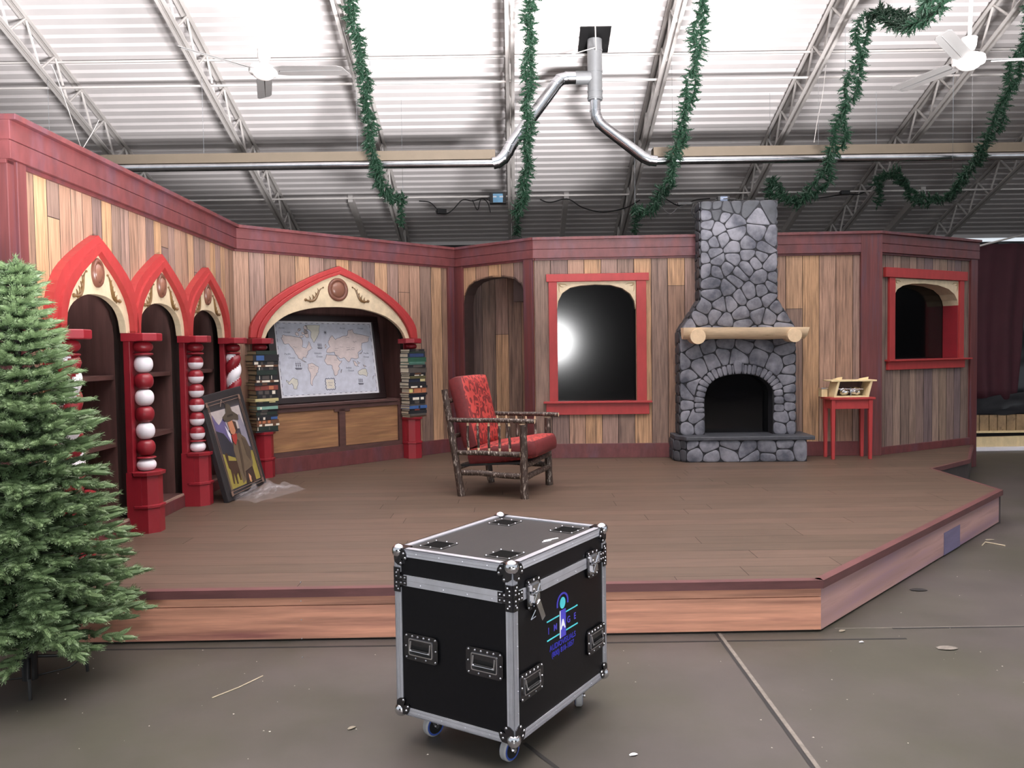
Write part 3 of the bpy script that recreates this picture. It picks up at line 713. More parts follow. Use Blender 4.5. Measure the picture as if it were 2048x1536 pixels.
# ------------------------------------------------------------------ framed world map
def textmesh(body, size, name, m, parent, T, ext=.0006, align='CENTER', bold=0):
    cu = bpy.data.curves.new(name, 'FONT'); cu.body = body; cu.size = size; cu.extrude = ext; cu.align_x = align; cu.resolution_u = 3; cu.offset = bold
    o = bpy.data.objects.new(name, cu); COL.objects.link(o)
    dg = bpy.context.evaluated_depsgraph_get(); me = bpy.data.meshes.new_from_object(o.evaluated_get(dg))
    COL.objects.unlink(o); bpy.data.objects.remove(o)
    me.transform(T); me.materials.clear(); me.materials.append(m); me.name = name
    r = bpy.data.objects.new(name, me); COL.objects.link(r); r.parent = parent
    return r
FT = Matrix.Rotation(PI / 2, 4, 'X')          # text plane -> wall plane (x right, z up, facing -y)
MAPD = {
'namer': [(0.059, 0.778), (0.087, 0.816), (0.156, 0.802), (0.232, 0.784), (0.261, 0.741), (0.25, 0.663), (0.287, 0.636), (0.32, 0.731), (0.347, 0.634), (0.312, 0.609), (0.289, 0.549), (0.28, 0.515), (0.248, 0.524), (0.236, 0.49), (0.276, 0.454), (0.263, 0.455), (0.202, 0.509), (0.169, 0.613), (0.124, 0.7), (0.08, 0.701)],
'green': [(0.301, 0.945), (0.448, 0.945), (0.434, 0.853), (0.372, 0.713), (0.352, 0.765), (0.354, 0.853), (0.317, 0.897)],
'samer': [(0.287, 0.428), (0.328, 0.443), (0.391, 0.388), (0.38, 0.318), (0.343, 0.268), (0.32, 0.217), (0.309, 0.14), (0.295, 0.193), (0.305, 0.296), (0.284, 0.376)],
'eurasia': [(0.513, 0.71), (0.531, 0.772), (0.568, 0.807), (0.592, 0.753), (0.665, 0.798), (0.723, 0.815), (0.743, 0.888), (0.786, 0.897), (0.797, 0.842), (0.96, 0.795), (0.935, 0.721), (0.868, 0.704), (0.862, 0.621), (0.814, 0.567), (0.817, 0.503), (0.78, 0.486), (0.737, 0.497), (0.705, 0.444), (0.66, 0.509), (0.624, 0.493), (0.578, 0.539), (0.567, 0.584), (0.491, 0.577), (0.494, 0.622), (0.53, 0.656)],
'africa': [(0.482, 0.551), (0.578, 0.539), (0.608, 0.466), (0.636, 0.465), (0.596, 0.395), (0.6, 0.35), (0.567, 0.272), (0.546, 0.26), (0.531, 0.354), (0.521, 0.408), (0.474, 0.423), (0.458, 0.481)],
'aus': [(0.797, 0.313), (0.835, 0.342), (0.879, 0.345), (0.9, 0.279), (0.879, 0.235), (0.837, 0.265), (0.797, 0.272)],
'ant': [(0.064, 0.235), (0.087, 0.199), (0.115, 0.24), (0.141, 0.255), (0.174, 0.227), (0.174, 0.176), (0.157, 0.109), (0.126, 0.12), (0.117, 0.18), (0.085, 0.174)],
'arc': [(0.18, 0.888), (0.228, 0.93), (0.294, 0.93), (0.324, 0.801), (0.328, 0.757), (0.283, 0.775), (0.235, 0.845), (0.189, 0.828)],
'sea1': [(0.753, 0.46), (0.783, 0.432), (0.808, 0.376), (0.766, 0.396)], 'sea2': [(0.8, 0.458), (0.827, 0.43), (0.804, 0.412)],
'ng': [(0.854, 0.401), (0.889, 0.372), (0.866, 0.368)], 'nz': [(0.961, 0.248), (0.943, 0.194), (0.953, 0.239)],
'jap': [(0.869, 0.612), (0.85, 0.557), (0.828, 0.549), (0.859, 0.575)], 'uk': [(0.485, 0.693), (0.496, 0.657), (0.475, 0.64)], 'mad': [(0.625, 0.349), (0.614, 0.3), (0.613, 0.341)]}
mp = thing('framed_map', 'framed antique-style world map in a dark frame leaning in the arched recess', 'map', MW.p(1.235, .968, -.20), MW.rot)
mp.rotation_euler = (math.radians(-9), 0, MW.rot)
FW, FH, PW, PH, PZ = 1.44, .96, 1.27, .83, .065
mb = MB()
for a, b, c, d in ((-FW / 2, FW / 2, 0, PZ + .002), (-FW / 2, FW / 2, PZ + PH - .002, FH), (-FW / 2, -PW / 2 + .002, PZ, PZ + PH), (PW / 2 - .002, FW / 2, PZ, PZ + PH)): mb.box(a, b, -.03, .0, c, d)
mb.build('frame', M_frame, mp, bevel=.006)
mb = MB(); mb.box(-PW / 2, PW / 2, -.012, -.002, PZ, PZ + PH, 0, S(206, 206, 212)[:3]); mb.box(-PW / 2 + .025, PW / 2 - .025, -.0126, -.012, PZ + .025, PZ + PH - .025, 0, S(188, 192, 204)[:3])
mb.build('paper', M_paint, mp)
mb = MB(); ink = MB(); lc = S(204, 192, 190)[:3]; gc = S(200, 198, 186)[:3]
fx = lambda s: -PW / 2 + s * PW
fz = lambda q: PZ + q * PH
for k, P in MAPD.items():
    rj = random.Random(hash(k[0]) % 7 + len(P)); Q = []
    for i, p in enumerate(P):
        q = P[(i + 1) % len(P)]; Q.append(p)
        for tt in (.33, .66):
            Q.append((p[0] + (q[0] - p[0]) * tt + rj.uniform(-.006, .006), p[1] + (q[1] - p[1]) * tt + rj.uniform(-.008, .008)))
    W_ = [(fx(a), fz(b)) for a, b in Q]
    if k != 'arc': mb.prism(W_, -.0136, -.0124, 0, gc if k in ('green', 'ant', 'aus') else lc)
    else:
        for q in range(9):
            a, b = .2 + .11 * rj.random(), .79 + .13 * rj.random(); R_ = .012 + .012 * rj.random()
            blob = [(fx(a + R_ * math.cos(j * PI / 3.5) * rj.uniform(.6, 1.3)), fz(b + R_ * 1.3 * math.sin(j * PI / 3.5) * rj.uniform(.6, 1.3))) for j in range(7)]
            mb.prism(blob, -.0136, -.0124, 0, lc); ink.tube([(x, -.014, z) for x, z in blob + blob[:1]], .0016, 4)
        continue
    ink.tube([(x, -.014, z) for x, z in W_ + W_[:1]], .0017, 4)
lo_ = mb.build('land_areas', M_paint, mp)
for x in [i / 17 for i in range(18)]:
    for z in (.03, .97): ink.box(fx(.035 + x * .92), fx(.035 + x * .92 + .022), -.0132, -.012, fz(z) - .0025, fz(z) + .0025)
for z in [i / 9 for i in range(10)]:
    for x in (.022, .978): ink.box(fx(x) - .0025, fx(x) + .0025, -.0132, -.012, fz(.04 + z * .88), fz(.04 + z * .88 + .045))
rj = random.Random(3)
for q in range(16):                     # mountain and river strokes
    a, b = rj.choice(((.2, .65), (.62, .68), (.7, .62), (.54, .5), (.33, .36), (.75, .75), (.57, .6))); a += rj.uniform(-.05, .05); b += rj.uniform(-.04, .04)
    ink.tube([(fx(a + i * .012), -.0142, fz(b + rj.uniform(-.008, .008))) for i in range(4)], .0011, 4)
for (a, b, s) in ((.194, .385, 1.5), (.425, .65, 1.1), (.811, .15, 1.3)):      # little sailing ships
    x, z = fx(a), fz(b)
    ink.prism([(x - .03 * s, z), (x + .03 * s, z - .004), (x + .022 * s, z - .014 * s), (x - .02 * s, z - .014 * s)], -.0142, -.0126)
    for dx in (-.016, 0, .016):
        ink.box(x + dx * s - .001, x + dx * s + .001, -.014, -.0126, z, z + .045 * s)
        for dz in (.01, .024): ink.box(x + dx * s - .006, x + dx * s + .005, -.0138, -.0126, z + dz * s, z + (dz + .01) * s)
x, z = fx(.495), fz(.85)
for q in range(8): ink.prism([(x + .004 * math.sin(q * PI / 4), z - .004 * math.cos(q * PI / 4)), (x + .03 * math.cos(q * PI / 4), z + .03 * math.sin(q * PI / 4)), (x - .004 * math.sin(q * PI / 4), z + .004 * math.cos(q * PI / 4))], -.014, -.0126)
x, z = fx(.49), fz(.155)
cart = [(x + (.06 + .006 * math.cos(q * PI * 7 / 8)) * max(-1, min(1, 1.35 * math.cos(q * PI / 16))), -.0142, z + (.062 + .006 * math.cos(q * PI * 7 / 8)) * max(-1, min(1, 1.35 * math.sin(q * PI / 16)))) for q in range(33)]
ink.tube(cart, .0035, 4)
ink.build('ink_lines', mat('map_ink', S(92, 92, 104), .6, amt=.3, scale=30), mp)
mb = MB(); mb.box(x - .05, x + .05, -.0136, -.0126, z - .05, z + .05, 0, S(206, 200, 186)[:3]); mb.build('cartouche', M_paint, mp)
M_ink2 = mat('map_lettering', S(118, 120, 136), .6)
for tx, a, b in (('Arctic', .075, .895), ('Ocean', .12, .84), ('Pacific', .105, .555), ('Ocean', .14, .505), ('Atlantic', .40, .56), ('Ocean', .41, .515), ('Indian', .70, .355), ('Ocean', .72, .315), ('Pacific', .905, .55), ('Ocean', .9, .5), ('Arctic', .68, .9), ('Ocean', .87, .9), ('World', .49, .165), ('Map', .49, .13)):
    textmesh(tx, .03 if tx not in ('World', 'Map') else .022, 'lettering', M_ink2, mp, Matrix.Translation((fx(a), -.0133, fz(b))) @ FT, ext=.0005)

# ------------------------------------------------------------------ red window surrounds with dark screens behind
def surround(Wl, lab, slab, hd, jl, jr, sill, apron, arch, ztop, zs, depth, lin):
    t = thing('window_surround', lab, 'window frame', Wl.p(0, apron[2]), Wl.rot); z0 = apron[2]
    def bx(nm, u0, u1, y0, y1, a, b, m=M_redL):
        mb = MB(); mb.box(u0, u1, y0, y1, a - z0, b - z0); return mb.build(nm, m, t, bevel=.003)
    bx('header_board', hd[0], hd[1], -.04, 0, hd[2], hd[3]); bx('jamb_board', jl[0], jl[1], -.03, 0, zs, hd[2]); bx('jamb_board', jr[0], jr[1], -.03, 0, zs, hd[2])
    bx('sill_board', sill[0], sill[1], -.07, 0, sill[2], sill[3]); bx('apron_board', apron[0], apron[1], -.035, 0, apron[2], apron[3])
    for x0, x1 in ((jl[1] - .012, jl[1]), (jr[0], jr[0] + .012)): bx('inner_lining', x0, x1, 0, depth, zs, ztop, M_red)
    bx('inner_lining', jl[1], jr[0], .0, depth, zs - .02, zs, M_red)
    A = [(x, ztop - z0) for x, z in arch]; B = [(x, z - z0) for x, z in arch]
    mb = MB(); mb.strip(A, B, -.008, depth - .004); mb.build('cream_arch_panel', M_cream, t)
    for s, x in ((1, jl[1]), (-1, jr[0])):
        mb = MB(); zz = ztop - z0 - .02
        mb.tube([(x + s * .02, -.01, zz), (x + s * .09, -.01, zz - .004), (x + s * .12, -.01, zz - .02)], [.006, .005, .001], 5)
        mb.tube([(x + s * .02, -.01, zz), (x + s * .024, -.01, zz - .07), (x + s * .034, -.01, zz - .1)], [.006, .005, .001], 5)
        mb.tube([(x + s * .02, -.01, zz), (x + s * .045, -.01, zz - .03), (x + s * .075, -.01, zz - .035)], [.008, .006, .001], 5)
        mb.build('corner_scroll', mat('faded_scroll_paint', S(170, 146, 112), .6), t)
    s = thing('display_screen', slab, 'screen', Wl.p(0, zs - .03, -(depth + .001)), Wl.rot)
    mb = MB(); a, b = jl[1] - .06, jr[0] + .06; h = ztop - zs + .05
    mb.box(a, b, .003, .06, 0, h); mb.build('housing', M_black, s, bevel=.003)
    mb = MB(); mb.box(a + .03, b - .03, 0, .003, .03, h - .02); mb.build('screen_glass', M_screen, s)
surround(TW, 'red framed portrait window panel with bright reflection, beside the fireplace', 'tall black screen behind the red frame left of the fireplace',
         (.13, 1.275, 2.265, 2.35), (.155, .25), (1.135, 1.245), (.085, 1.30, .90, .922), (.115, 1.27, .77, .90), TVA, 2.262, .92, .085, None)
surround(RW, 'red framed window panel on the angled right end wall', 'black screen recessed behind the red frame on the right end wall',
         (.10, 1.64, 2.262, 2.37), (.18, .28), (1.5, 1.585), (.13, 1.70, 1.322, 1.34), (.155, 1.6, 1.225, 1.322), RWA, 2.255, 1.34, .19, None)

# ------------------------------------------------------------------ fieldstone fireplace
def chaikin(P, k=2):
    for _ in range(k):
        Q = []
        for i in range(len(P)):
            a = P[i]; b = P[(i + 1) % len(P)]
            Q += [(a[0] * .8 + b[0] * .2, a[1] * .8 + b[1] * .2), (a[0] * .2 + b[0] * .8, a[1] * .2 + b[1] * .8)]
        P = Q
    return P
def dedupe(P):
    Q = []
    for p in P:
        if not Q or (p[0] - Q[-1][0]) ** 2 + (p[1] - Q[-1][1]) ** 2 > 2e-5: Q.append(p)
    while len(Q) > 2 and (Q[0][0] - Q[-1][0]) ** 2 + (Q[0][1] - Q[-1][1]) ** 2 < 2e-5: Q.pop()
    return Q
def stone(mb, P, T, h=.02, m=0, rnd=2, g=None):
    P = dedupe(P)
    if len(P) < 3: return
    cx = sum(p[0] for p in P) / len(P); cz = sum(p[1] for p in P) / len(P)
    P = chaikin(P, rnd); n = len(P)
    vs = [(x, 0, z) for x, z in P] + [(x, -h * .75, z) for x, z in P]
    for k, hh in ((.93, 1.0), (.7, 1.18)):
        vs += [(cx + (x - cx) * k, -h * hh - .003 * noise.noise(Vector((x * 14, z * 14, 3))), cz + (z - cz) * k) for x, z in P]
    ar = sum(P[i][0] * P[(i + 1) % n][1] - P[(i + 1) % n][0] * P[i][1] for i in range(n)); fs = []
    for r in range(3):
        for i in range(n):
            j = (i + 1) % n; f = (r * n + i, r * n + j, (r + 1) * n + j, (r + 1) * n + i); fs.append(f if ar > 0 else f[::-1])
    f = tuple(range(3 * n, 4 * n)); fs.append(f if ar > 0 else f[::-1])
    mb.add(vs, fs, m, T=T)
def voronoi(mb, outline, seeds, T, gap=.0042, h=.011, mf=lambda s: 0, sx=1.0, side=None):
    for i, s in enumerate(seeds):
        P = list(outline)
        if side is not None and s[1] < 1.08:
            P = [p for p in P if (p[0] - side) * (s[0] - side) > 0]
        for j, q in enumerate(seeds):
            if i == j: continue
            dx, dz = q[0] - s[0], q[1] - s[1]; d = math.hypot(dx, dz)
            if d > .7: continue
            nx, nz = dx / d, dz / d
            P = clip(P, s[0] + dx / 2 - nx * gap, s[1] + dz / 2 - nz * gap, nx, nz)
            if len(P) < 3: break
        if len(P) >= 3: stone(mb, P, T, h, mf(s))
FX, FZ = 2.2, HP
fp = thing('stone_fireplace', 'painted grey fieldstone fireplace with tapered chimney and arched firebox', 'fireplace', TW.p(FX, HP), TW.rot)
def L(P): return [(u - FX, z - FZ) for u, z in P]
OPN = [(1.837, .555), (1.835, .80), (1.835, .94), (1.875, 1.078), (1.954, 1.156), (2.071, 1.198), (2.2, 1.212), (2.3, 1.207), (2.423, 1.18), (2.521, 1.109), (2.575, 1.01), (2.575, .80), (2.575, .555)]
arc = smooth(OPN[1:-1], 81)
def offs(P, d):
    o = []
    for i, p in enumerate(P):
        a = P[max(0, i - 1)]; b = P[min(len(P) - 1, i + 1)]; t = Vector((b[0] - a[0], b[1] - a[1])).normalized(); o.append((p[0] - t.y * d, p[1] + t.x * d))
    return o
ring = offs(arc, .115)
BODY = [(1.575, .555), (1.575, 1.68), (1.80, 2.02), (1.805, 3.08), (2.612, 3.08), (2.618, 2.02), (2.812, 1.70), (2.812, .555)]
mb = MB()
mb.prism(L(BODY + [(2.575, .555), (2.575, .8)] + arc[::-1] + [(1.835, .8), (1.837, .555)]), -.282, 0.0)
mb.build('masonry_core', M_grout, fp)
S1 = [(2.08, 3.0), (2.19, 3.04), (2.43, 2.91), (2.54, 2.97), (1.86, 2.93), (1.98, 2.95), (2.06, 2.92), (2.14, 2.85), (1.88, 2.82), (1.98, 2.78), (1.86, 2.73), (2.17, 2.73), (2.41, 2.73), (2.04, 2.67), (2.55, 2.67), (1.94, 2.63), (2.31, 2.61), (1.84, 2.59), (2.48, 2.57), (2.14, 2.58), (1.94, 2.53), (2.31, 2.5), (2.45, 2.48), (1.83, 2.48), (1.99, 2.44), (2.14, 2.46), (2.38, 2.42), (2.55, 2.4), (1.86, 2.34), (2.08, 2.37), (2.29, 2.36), (1.96, 2.33), (1.92, 2.2), (2.21, 2.29), (2.17, 2.23), (2.44, 2.25), (2.58, 2.23), (2.1, 2.15), (2.46, 2.12), (2.55, 2.17), (2.32, 2.1), (1.93, 2.08), (2.21, 2.04), (2.52, 2.01), (2.0, 1.96), (2.13, 1.98), (2.39, 1.96), (1.84, 1.94), (2.23, 1.86), (2.42, 1.87), (1.96, 1.86), (2.53, 1.84), (1.78, 1.82), (2.05, 1.79), (2.25, 1.75), (2.7, 1.8), (2.69, 1.73), (1.67, 1.76), (2.6, 1.93), (2.3, 3.02), (1.88, 3.04), (1.97, 3.03)]
S2 = [(1.88, 1.51), (1.72, 1.45), (1.92, 1.37), (1.61, 1.34), (1.77, 1.31), (2.05, 1.55), (2.03, 1.43), (2.27, 1.51), (2.42, 1.42), (2.47, 1.53), (2.7, 1.46), (2.62, 1.33), (2.73, 1.36), (2.76, 1.25), (1.66, 1.2), (2.75, 1.15), (2.78, 1.05), (1.62, 1.02), (1.7, 1.08), (1.6, 0.86), (2.78, 0.95), (2.77, 0.85), (1.72, 0.73), (1.61, 0.78), (1.66, 0.63), (1.78, 0.64), (2.69, 0.74), (2.66, 0.61), (2.77, 0.63), (2.79, 0.77), (2.2, 1.40), (1.82, 1.65), (2.03, 1.67), (2.31, 1.64), (2.5, 1.64), (2.66, 1.6), (1.65, 1.56)]
mb = MB(); TF = Matrix.Translation((0, -.282, 0))
OUTL = BODY + [(2.575, .555), (2.575, .8)] + ring[::-1][::4] + [(1.835, .8), (1.837, .555)]
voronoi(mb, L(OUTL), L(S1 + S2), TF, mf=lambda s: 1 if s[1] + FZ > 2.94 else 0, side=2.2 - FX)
N = 27; i0 = 0
bounds = [round(k * 80 / N) for k in range(N + 1)]
kc = N // 2
for k in range(N):
    a, b = bounds[k], bounds[k + 1]
    if k == kc: a -= 2; b += 2
    if k == kc - 1: b -= 2
    if k == kc + 1: a += 2
    R = offs(arc, .155 if k == kc else .11 + .006 * (k % 3 - 1))
    P = [arc[a], R[a], R[b], arc[b]]; c = Vector((sum(p[0] for p in P) / 4, sum(p[1] for p in P) / 4))
    P = [tuple(c + (Vector(p) - c) * .93) for p in P]
    t_ = Vector((arc[b][0] - arc[a][0], arc[b][1] - arc[a][1])).normalized() * .002
    stone(mb, L(P), TF @ Matrix.Translation((0, -.004, 0)), .016, rnd=1)
mb.build('front_stones', [M_stone, M_stoned], fp, smooth=True, sharp=35)
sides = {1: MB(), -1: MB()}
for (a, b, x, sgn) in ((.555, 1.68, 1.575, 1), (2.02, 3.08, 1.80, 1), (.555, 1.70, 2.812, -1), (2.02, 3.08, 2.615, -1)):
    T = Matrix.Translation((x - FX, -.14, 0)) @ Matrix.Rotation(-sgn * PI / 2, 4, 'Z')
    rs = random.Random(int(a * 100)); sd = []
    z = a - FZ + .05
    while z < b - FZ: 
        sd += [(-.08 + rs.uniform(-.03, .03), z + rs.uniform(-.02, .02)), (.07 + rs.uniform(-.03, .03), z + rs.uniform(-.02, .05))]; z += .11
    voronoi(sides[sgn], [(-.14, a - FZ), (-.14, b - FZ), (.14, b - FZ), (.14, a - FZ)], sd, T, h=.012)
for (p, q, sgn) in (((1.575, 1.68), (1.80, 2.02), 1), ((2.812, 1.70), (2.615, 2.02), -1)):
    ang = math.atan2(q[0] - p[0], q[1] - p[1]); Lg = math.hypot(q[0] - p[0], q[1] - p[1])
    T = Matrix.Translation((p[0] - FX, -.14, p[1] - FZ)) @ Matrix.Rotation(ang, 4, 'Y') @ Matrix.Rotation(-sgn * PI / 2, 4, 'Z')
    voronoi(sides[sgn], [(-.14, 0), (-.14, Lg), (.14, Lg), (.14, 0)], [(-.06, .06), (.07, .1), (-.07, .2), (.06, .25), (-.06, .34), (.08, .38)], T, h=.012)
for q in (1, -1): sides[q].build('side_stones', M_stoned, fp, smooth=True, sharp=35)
def plan(mb, P, z0, z1, m=0):
    n = len(P); vs = [(x - FX, y, z0 - FZ) for x, y in P] + [(x - FX, y, z1 - FZ) for x, y in P]
    mb.add(vs, [tuple(range(n))[::-1], tuple(range(n, 2 * n))] + [(i, (i + 1) % n, n + (i + 1) % n, n + i) for i in range(n)], m)
mb = MB(); plan(mb, [(1.50, -.02), (1.50, -.32), (1.61, -.475), (2.875, -.475), (2.875, -.02)], HP + .001, .515); mb.build('hearth_base', M_grout, fp)
mb = MB()
voronoi(mb, L([(1.61, HP + .004), (1.61, .513), (2.875, .513), (2.875, HP + .004)]), L([(1.82, .45), (1.7, .37), (1.87, .33), (2.05, .36), (2.09, .47), (2.24, .41), (2.3, .32), (2.47, .43), (2.64, .47), (2.64, .36), (2.46, .32), (2.82, .41), (1.65, .48)]), Matrix.Translation((0, -.475, 0)))
d_ = Vector((.11, -.155, 0)); T = Matrix.Translation((1.50 - FX, -.32, 0)) @ Matrix.Rotation(math.atan2(-.155, .11), 4, 'Z')
voronoi(mb, [(0.005, .005), (0.005, .23), (.185, .23), (.185, .005)], [(.05, .06), (.14, .08), (.06, .17), (.15, .19)], T, h=.012, mf=lambda s: 1)  # left hearth stones darker: shading of that side put into the colour
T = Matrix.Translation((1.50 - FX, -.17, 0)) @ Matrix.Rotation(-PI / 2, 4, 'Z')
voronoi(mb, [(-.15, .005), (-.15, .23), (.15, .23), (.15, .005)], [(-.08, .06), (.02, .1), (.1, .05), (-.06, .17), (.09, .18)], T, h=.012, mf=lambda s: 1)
mb.build('hearth_stones', [M_stone, M_stoned], fp, smooth=True, sharp=35)
mb = MB(); plan(mb, [(1.50, -.01), (1.50, -.34), (1.60, -.51), (2.955, -.51), (2.955, -.01)], .513, .556); mb.build('hearth_slab', M_slab, fp, bevel=.008)
mb = MB()
mb.box(1.70 - FX, 1.72 - FX, -.27, .25, .27, 1.1); mb.box(2.70 - FX, 2.72 - FX, -.27, .25, .27, 1.1); mb.box(1.70 - FX, 2.72 - FX, -.27, .25, 1.08, 1.1)
for s in ((1.70, 1.84), (2.57, 2.72)): mb.box(s[0] - FX, s[1] - FX, -.275, -.265, .27, 1.1)
mb.build('firebox', mat('dark_firebox', S(20, 20, 22), .8, amt=.2), fp)  # near-black all over inside the firebox
mb = MB(); mb.box(1.72 - FX, 2.70 - FX, -.07, -.055, .276, 1.08); mb.build('dark_glass_back', M_glass, fp)

# mantel
mt = thing('mantel_shelf', 'peeled split-log mantel resting on two round log brackets', 'mantel', TW.p(2.2, 1.585), TW.rot)
mb = MB(); n = 20; prof = []
for i in range(11): a = PI + PI * i / 10; prof.append((.10 * math.cos(a), .135 + .125 * math.sin(a)))
prof = [(x, z) for x, z in prof]
rs = random.Random(5); NX = 22
vs = []
for i in range(NX + 1):
    x = -.62 + 1.31 * i / NX; sl = .03 if i == NX else 0
    for k, (py, pz) in enumerate(prof):
        w_ = .008 * noise.noise(Vector((x * 4, k * .7, 2)))
        vs.append((x + (pz - .1) * (.25 if i == NX else 0), -.40 + py * (1 + w_ * 6), pz + w_ - .012 * (i / NX)))
m_ = len(prof)
mb.add(vs, [(i * m_ + k, i * m_ + (k + 1) % m_, (i + 1) * m_ + (k + 1) % m_, (i + 1) * m_ + k) for i in range(NX) for k in range(m_)])
mb.add(vs[:m_], [tuple(range(m_))[::-1]], 1); mb.add(vs[-m_:], [tuple(range(m_))], 1)
mb.build('shelf_log', [M_log, M_end], mt, smooth=True, sharp=50)
for x, r in ((-.475, .083), (.535, .076)):
    mb = MB(); mb.tube([(x, -.29, .045), (x, -.40, .04), (x, -.53, .038)], [r, r, r * .97], 22, 0, mcap=1)
    mb.build('bracket_log', [M_log, M_end], mt, smooth=True, sharp=50)

# ------------------------------------------------------------------ small electrics on the chimney top and on the roof bar
def cable(pts, r, lab, name='cable', m=None, cat='cable', group=None):
    P = [tuple(v) for v in pts]; Q = smooth([(p[0], p[1], p[2]) for p in P], max(8, len(P) * 5))
    o = Vector(Q[0]); mb = MB(); mb.tube([Vector(q) - o for q in Q], r, 6)
    return tag(mb.build(name, m or M_black, loc=o, smooth=True), lab, cat, group)
def ebox(lab, loc, rz, w_, d, h, label_m=None, name='power_adapter', cat='power adapter'):
    t = thing(name, lab, cat, loc, rz, None)
    mb = MB(); mb.box(-w_ / 2, w_ / 2, -d / 2, d / 2, 0, h); mb.build('housing', M_black, t, bevel=.006)
    if label_m:
        mb = MB(); mb.box(-w_ * .3, w_ * .3, -d / 2 - .002, -d / 2, h * .1, h * .9); mb.box(-w_ * .3, w_ * .3, -d / 2, d / 2, h, h + .001); mb.build('label_plate', label_m, t)
        for x in (-.3, .1): 
            mb = MB(); mb.box(w_ * x, w_ * (x + .22), -d / 2 - .0035, -d / 2 - .002, h * .55, h * .7); mb.build('terminal', M_chrome, t)
    mb = MB(); mb.box(-w_ / 2 - .02, -w_ / 2, -d / 4, d / 4, h * .3, h * .6); mb.build('plug', M_black, t, bevel=.003)
    return t
zt = 3.08
ebox('black transformer with pale sides on the left of the chimney top', TW.p(2.07, zt, .15), 0, .13, .09, .07, mat('grey_blue_label', S(116, 128, 150), .4))
ebox('flat black adapter in the middle of the chimney top', TW.p(2.24, zt, .15), .3, .07, .05, .035)
ebox('black adapter on the right half of the chimney top', TW.p(2.46, zt, .18), -.2, .1, .06, .045)
ebox('black T-shaped adapter hanging left of the chimney top', TW.p(1.66, zt - .005, .12), 0, .16, .04, .03)
cable([TW.p(1.40, 3.06, .12), TW.p(1.5, 2.98, .12), TW.p(1.6, 3.05, .12), TW.p(1.75, 3.10, .12), TW.p(1.9, 3.092, .14), TW.p(2.1, 3.12, .2), TW.p(2.3, 3.095, .2), TW.p(2.56, 3.12, .16)], .006, 'black cable trailing over the chimney top')
cable([TW.p(1.76, 3.09, .14), TW.p(1.735, 3.0, .14), TW.p(1.76, 2.93, .14), TW.p(1.79, 2.9, .15)], .009, 'thick black cable drooping down the left corner of the chimney')
Yb = 13.3
pa = ebox('black and light-blue electrical ballast hanging at the roof bar beside the middle garland', at(996, 408, Yb - .05), 0, .26, .10, .17, mat('light_blue_label', S(120, 176, 214), .4), 'ballast_box', 'electrical box')
ebox('small black power brick dangling from the roof bar right of the first garland', at(883, 428, Yb - .05), .5, .15, .07, .08)
cable([at(838, 402, Yb), at(860, 405, Yb), at(876, 420, Yb), at(890, 428, Yb), at(905, 420, Yb), at(925, 400, Yb), at(945, 402, Yb), at(965, 397, Yb), at(985, 400, Yb)], .009, 'black cord looping along the roof bar between the first two garlands')
cable([at(945, 400, Yb), at(955, 420, Yb), at(962, 398, Yb), at(975, 405, Yb), at(981, 425, Yb)], .008, 'tangled thin black leads under the roof bar left of the blue ballast')
cable([at(1080, 399, Yb), at(1100, 405, Yb), at(1135, 398, Yb), at(1165, 415, Yb), at(1205, 424, Yb), at(1250, 416, Yb), at(1280, 400, Yb)], .01, 'black cable drooping between the middle and third garlands')
cable([at(1330, 397, Yb), at(1360, 412, Yb), at(1390, 400, Yb), at(1420, 397, Yb)], .009, 'black cable running from the third garland to the chimney')
cable([at(1620, 398, Yb), at(1660, 393, Yb), at(1690, 388, Yb), at(1720, 388, Yb), at(1745, 372, Yb)], .009, 'black cable between the two right-hand garlands')
ebox('small black box clipped to the roof bar between the two right garlands', at(1690, 389, Yb - .05), 0, .14, .07, .06)

# ------------------------------------------------------------------ red side table and the little wooden crate on it
tb = thing('side_table', 'small red painted side table right of the fireplace', 'table', (3.65, 9.0, HP))
mb = MB(); mb.box(-.245, .245, -.15, .135, .645, .67); mb.build('tabletop', M_redL, tb, bevel=.004)
mb = MB()
for b in ((-.20, .20, -.125, -.108), (-.20, .20, .088, .105)): mb.box(b[0], b[1], b[2], b[3], .545, .645)
for b in ((-.212, -.195, -.12, .1), (.195, .212, -.12, .1)): mb.box(b[0], b[1], b[2], b[3], .545, .645)
mb.build('apron', M_redL, tb, bevel=.002)
for x in (-.2, .2):
    for y in (-.115, .10):
        mb = MB(); a, b = .022, .016
        mb.add([(x - b, y - b, 0), (x + b, y - b, 0), (x + b, y + b, 0), (x - b, y + b, 0), (x - a, y - a, .645), (x + a, y - a, .645), (x + a, y + a, .645), (x - a, y + a, .645)],
               [(3, 2, 1, 0), (4, 5, 6, 7), (0, 1, 5, 4), (1, 2, 6, 5), (2, 3, 7, 6), (3, 0, 4, 7)])
        mb.build('leg', M_redL, tb, bevel=.003)
cr = thing('wooden_crate', 'small unfinished pine crate with slanted sides and flat lid on the red table', 'crate', (3.66, 8.98, HP + .67))
mb = MB(); mb.box(-.205, .17, -.115, .10, 0, .014); mb.build('bottom_board', M_pine, cr, bevel=.002)
for x in (-.205, .145):
    mb = MB(); s = .04
    mb.add([(x, -.115, .014), (x + .025, -.115, .014), (x + .025, .1, .014), (x, .1, .014), (x + s, -.115, .17), (x + s + .025, -.115, .17), (x + s + .025, .1, .17), (x + s, .1, .17)],
           [(3, 2, 1, 0), (4, 5, 6, 7), (0, 1, 5, 4), (1, 2, 6, 5), (2, 3, 7, 6), (3, 0, 4, 7)]); mb.build('side_board', M_pine, cr, bevel=.002)
mb = MB(); mb.box(-.24, .25, -.125, .10, .17, .185); mb.build('lid', M_pine, cr, bevel=.002)
